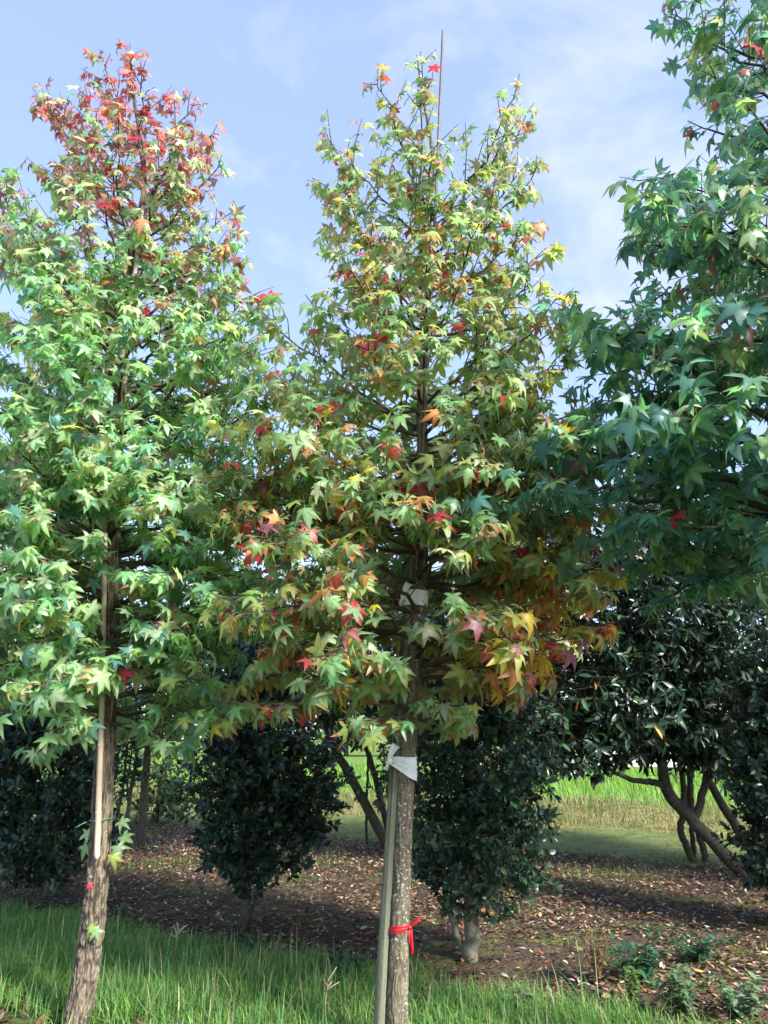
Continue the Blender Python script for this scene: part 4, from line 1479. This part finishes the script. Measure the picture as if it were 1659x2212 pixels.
# sparse grass and moss in the leaf litter
pts = scatter(16000, 7.6, 12.4, -6, 9, .97, 1.6, 85, .8)
pts = pts[snoise(np.column_stack([pts, np.zeros(len(pts))]), 2.1) > -.1]
blades('grass', pts, .10, .006, [((.16, .24, .04), 3), ((.24, .29, .07), 2), ((.10, .17, .04), 2)], 86, .8, .035, 'thin yellow-green grass tufts in the leaf litter')
pts = scatter(15000, 12.3, 15.9, -7, 9, .3, 2.0, 87, .3)
blades('grass', pts, .055, .010, [((.15, .20, .05), 4), ((.20, .23, .07), 3), ((.28, .24, .10), 1)], 88, .6, .03, 'short mown grass beyond the evergreen trees')
pts = scatter(12000, 16.0, 20.9, -9, 12, .4, 1.2, 89, .3)
blades('tall_weeds', pts, .27, .018, [((.27, .25, .10), 3), ((.17, .22, .06), 4), ((.36, .27, .14), 1.4), ((.09, .16, .05), 3)], 90, .9, bank_z((pts[:, 1] - SL * pts[:, 0] - 15.9) / 5.1, pts[:, 0]) - .02, 'rough yellow weeds on the low bank before the field')
pts = scatter(16000, 21.2, 44.0, -14, 20, .2, 1.0, 91, .3)
blades('crop', pts, .42, .035, [((.13, .26, .035), 5), ((.18, .30, .05), 3), ((.10, .22, .03), 2)], 92, .5, -.01, 'bright green crop growing in the field')


def litter(n, c0, c1, x0, x1, seed, keys, size=.085, clump=.6, f=1.8):
    rg = np.random.default_rng(seed)
    xy = scatter(n, c0, c1, x0, x1, clump, f, seed, .3)
    wx, wy, wz = project(np.column_stack([xy, np.zeros(len(xy))]))
    xy = xy[(wx > -350) & (wx < 2000) & (wz > 0)]          # only where the place can be seen from about here
    bare = snoise(np.column_stack([xy, np.zeros(len(xy)) + 4.0]), 1.7) + .5 * snoise(np.column_stack([xy, np.zeros(len(xy)) + 9.0]), 5.0)
    xy = xy[(bare < .75) | (rg.random(len(xy)) < .3)]
    lv = Leaves()
    for (x, y) in xy:
        tilt = rg.normal(size=3) * np.array([.20, .20, .1])
        nn = unit(np.array([0, 0, 1.0]) + tilt) * (1 if rg.random() < .6 else -1)
        a = rg.uniform(0, 6.28)
        dd = np.array([math.cos(a), math.sin(a), rg.normal() * .10])
        s = size * rg.uniform(.5, 1.1) * (1.6 if rg.random() < .12 else 1)
        z = .030 + abs(rg.normal()) * .012 + .012 * snoise(np.array([[x, y, 0]]), 2.2)[0]
        lv.add(np.array([x, y, z]), dd, nn, s, pick(rg, keys), int(rg.integers(len(DRY))))
    return lv.done()


LK = [('brown', 4.5), ('dark', 5.0), ('tan', 2.4), ('pale', 1.0), ('rust', 1.2), ('gold', .2)]
lf = litter(78000, 5.3, 12.6, -6.5, 8.5, 93, LK, .055, .55)
near = np.argsort(np.linalg.norm(lf.P - EYE, axis=1) / lf.S + 1e3 * ((np.abs(project(lf.P)[0] - 830) > 850) | (project(lf.P)[1] > 2215)))[:280]
mass = np.setdiff1d(np.arange(len(lf.P)), near)
o = link('leaf_litter', merged(lf, mass, DRY, np.array([DPAL[k][0] for k in lf.K]), np.array([DPAL[k][1] for k in lf.K]), 94, .25, 'leaf_litter', M['litter']))
o['kind'] = 'stuff'
o['label'] = 'brown leaf litter covering the soil under the evergreens'
o['category'] = 'leaf litter'
for i in near:
    o = bpy.data.objects.new('fallen_leaf', shared_leaf('dry', int(lf.V[i]), lf.K[i]))
    COL.objects.link(o)
    Mx = Matrix.Identity(4)
    Rm = lf.Rm[i] * lf.S[i]
    for a in range(3):
        for b in range(3):
            Mx[a][b] = Rm[a, b]
        Mx[a][3] = lf.P[i][a]
    o.matrix_basis = Mx
    tag(o, 'dry curled fallen leaf at the grassy edge of the litter', 'leaf', 'fallen leaves along the grass edge')
lf2 = litter(700, 2.2, 3.85, -4.5, 1.0, 95, [('brown', 4), ('rust', 3), ('tan', 2), ('dark', 2)], .09)
o = link('leaf_litter', merged(lf2, np.arange(len(lf2.P)), DRY, np.array([DPAL[k][0] for k in lf2.K]), np.array([DPAL[k][1] for k in lf2.K]), 96, .25, 'leaf_litter', M['litter']))
o['kind'] = 'stuff'
o['label'] = 'rusty fallen leaves on the bare soil at the foot of the rough trunk'
o['category'] = 'leaf litter'


# low weeds
def weed(label, px, py, h, w, n, leaf_len, key, seed, upright=.6, kind='laurel', stems=5):
    rg = np.random.default_rng(seed)
    b = on_ground(px, py)
    root = empty('weed', (b[0], b[1], .02), label, 'plant')
    acc = Acc()
    lv = Leaves()
    tmpl = LAUREL if kind == 'laurel' else HOLLY
    for s_ in range(stems):
        a = rg.uniform(0, 6.28)
        rr_ = w * rg.uniform(.2, 1)
        tip = np.array([math.cos(a) * rr_, math.sin(a) * rr_, h * rg.uniform(.6, 1.1)])
        C = np.array([[0, 0, 0], tip * np.array([.4, .4, .5]), tip])
        tube(acc, C, [.004, .003, .0015], 4)
        for q in range(n // stems):
            f = rg.uniform(.15, 1)
            p = C[0] + (tip) * f
            a2 = rg.uniform(0, 6.28)
            dd = np.array([math.cos(a2), math.sin(a2), rg.uniform(-.3, upright * 1.5)])
            lv.add(p, dd, np.array([-math.cos(a2) * .4, -math.sin(a2) * .4, 1.0]), leaf_len * rg.uniform(.5, 1.2), key, int(rg.integers(8)))
    lv.done()
    link('stems', acc.mesh('stems', M['twig'], True), root)['kind'] = 'stuff'
    ca = np.tile(np.array(WPAL[key][0]), (len(lv.P), 1))
    cb = np.tile(np.array(WPAL[key][1]), (len(lv.P), 1))
    o = link('foliage', merged(lv, np.arange(len(lv.P)), tmpl, ca, cb, seed, .2, 'foliage', M['grass']), root)
    o['kind'] = 'stuff'


WPAL = {'sage': ((.10, .16, .085), (.11, .16, .09)), 'deep': ((.04, .11, .06), (.03, .075, .04)), 'dry': ((.22, .15, .09), (.25, .17, .10)), 'fresh': ((.10, .20, .05), (.12, .2, .05))}
weed('dry brown weed standing in the litter near the grass edge', 1290, 2135, .34, .16, 620, .028, 'dry', 201, .9, 'holly', 14)
weed('dark green broad weed beside the dry brown one', 1385, 2130, .26, .26, 260, .09, 'deep', 202, .5, 'laurel', 12)
weed('dark green weed clump under the leaning magnolia, in leaf litter', 1500, 2085, .22, .32, 260, .075, 'deep', 203, .5, 'laurel', 12)
weed('small fresh green weed before the dark broad one', 1370, 2175, .2, .09, 160, .05, 'fresh', 204, .6, 'laurel', 6)
weed('pale sage-green ragged weed at the grass edge', 1480, 2215, .28, .18, 360, .06, 'sage', 205, .5, 'holly', 10)
weed('low sage-green weed at the soil edge past the ragged one', 1600, 2205, .2, .25, 300, .06, 'sage', 206, .4, 'holly', 10)
weed('low dark weed at the foot of the broad holly', 540, 2075, .13, .16, 130, .07, 'deep', 207, .6, 'laurel', 8)
weed('low dark weed between the broad holly and the post', 735, 2120, .16, .22, 190, .075, 'deep', 208, .6, 'laurel', 10)
weed('small grey-green weed at the foot of the rough trunk', 268, 2000, .16, .09, 90, .05, 'sage', 209, .5, 'holly', 6)
weed('low green weed in the grass beside the lichen-flecked trunk', 1120, 2195, .12, .12, 120, .06, 'sage', 210, .5, 'laurel', 8)
# pale seed heads over the grass
for (px, py, hh, sd, lab) in ((375, 2085, .22, 301, 'pale branching seed head above the grass by the broad holly'), (700, 2212, .20, 302, 'thin pale seed head in the grass by the wooden post')):
    b = on_ground(px, py)
    rg = np.random.default_rng(sd)
    root = empty('seed_head', (b[0], b[1], .02), lab, 'plant')
    acc = Acc()
    tube(acc, np.array([[0, 0, 0], [.01, 0, hh * .6], [.015, 0, hh]]), [.003, .0025, .002], 5)
    link('stalk', acc.mesh('stalk', M['cane'], True), root)
    for q in range(6):
        a = rg.uniform(0, 6.28)
        acc = Acc()
        p0 = np.array([.012, 0, hh * (.7 + .05 * q)])
        e = np.array([math.cos(a) * .07, math.sin(a) * .05, rg.uniform(.0, .07)])
        P = p0 + e * np.linspace(0, 1, 9)[:, None]
        tube(acc, P, [.002, .0045, .003, .005, .003, .005, .003, .004, .001], 5)
        link('spike', acc.mesh('spike', M['cane'], True), root)

# ------------------------------------------------------------------ far things: shed and trees beyond the field
sx, sy = 13.0, 47.0
root = empty('shed', (sx, sy, 0), 'low pale shed with a blue-grey roof far across the field', 'building')
wv = np.array([(-4, -2.5, 0), (4, -2.5, 0), (4, 2.5, 0), (-4, 2.5, 0), (-4, -2.5, 2.1), (4, -2.5, 2.1), (4, 2.5, 2.1), (-4, 2.5, 2.1), (-4, 0, 3.3), (4, 0, 3.3)], float)
link('wall', mesh_np('wall', wv, [(4, 7, 8), (5, 9, 6)], None, False, M['wall'], [(0, 1, 5, 4), (1, 2, 6, 5), (2, 3, 7, 6), (3, 0, 4, 7)]), root)
for sgn in (-1, 1):
    rv = np.array([(-4.3, sgn * 2.9, 1.96), (4.3, sgn * 2.9, 1.96), (4.3, 0, 3.42), (-4.3, 0, 3.42)], float)
    rv = np.vstack([rv, rv + [0, 0, .08]])
    link('roof', mesh_np('roof', rv, None, None, False, M['roof'], [(0, 1, 2, 3), (7, 6, 5, 4), (0, 4, 5, 1), (1, 5, 6, 2), (2, 6, 7, 3), (3, 7, 4, 0)]), root)
for wx in (-2.5, 0, 2.5):
    link('window', mesh_np('window', np.array([(wx - .5, -2.53, 1.0), (wx + .5, -2.53, 1.0), (wx + .5, -2.53, 1.8), (wx - .5, -2.53, 1.8), (wx - .5, -2.48, 1.0), (wx + .5, -2.48, 1.0), (wx + .5, -2.48, 1.8), (wx - .5, -2.48, 1.8)], float),
                           None, None, False, M['glass'], [(0, 1, 2, 3), (0, 4, 5, 1), (1, 5, 6, 2), (2, 6, 7, 3), (3, 7, 4, 0)]), root)
rgf = np.random.default_rng(400)
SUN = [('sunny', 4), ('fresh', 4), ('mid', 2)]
for k in range(18):
    x = -52 + k * 6.6 + rgf.normal() * 2
    y = 74 + rgf.normal() * 5 + 5 * (k % 2)
    h = rgf.uniform(5.5, 8.5)
    b = [(x, y, h * .55, h * .42, h * .38, h * .40), (x - h * .22, y, h * .38, h * .3, h * .3, h * .28), (x + h * .25, y, h * .42, h * .3, h * .3, h * .3)]
    evergreen('field_tree', 'round bushy tree in the line across the far end of the field', 'tree', [([(x, y, 0), (x, y, h * .3), (x + .1, y, h * .7)], [.22, .17, .05])], b, 180, 7, .85, 'holly', SUN, 410 + k, n_parts=0, twigs=False, group='trees beyond the field')
# sunlit young hedge bushes just past the evergreens, seen through the low gaps
for (px, Y, h, lab) in ((345, 15.0, 1.6, 'sunlit yellow-green bush glowing through the gap beside the rough trunk'), (150, 16.5, 1.9, 'sunlit bush beyond the dark holly behind the rough trunk'), (560, 17.5, 1.5, 'sunlit bush on the bank beyond the broad holly')):
    x = at_y(px, 1700, Y)[0]
    evergreen('bush', lab, 'bush', [([(x, Y, 0), (x, Y, h * .4), (x + .05, Y, h * .8)], [.04, .03, .01])], [(x, Y, h * .55, h * .5, h * .45, h * .5), (x + .3, Y, h * .4, h * .4, h * .4, h * .38)], 160, 8, .13, 'holly', SUN, 450 + px, n_parts=0)
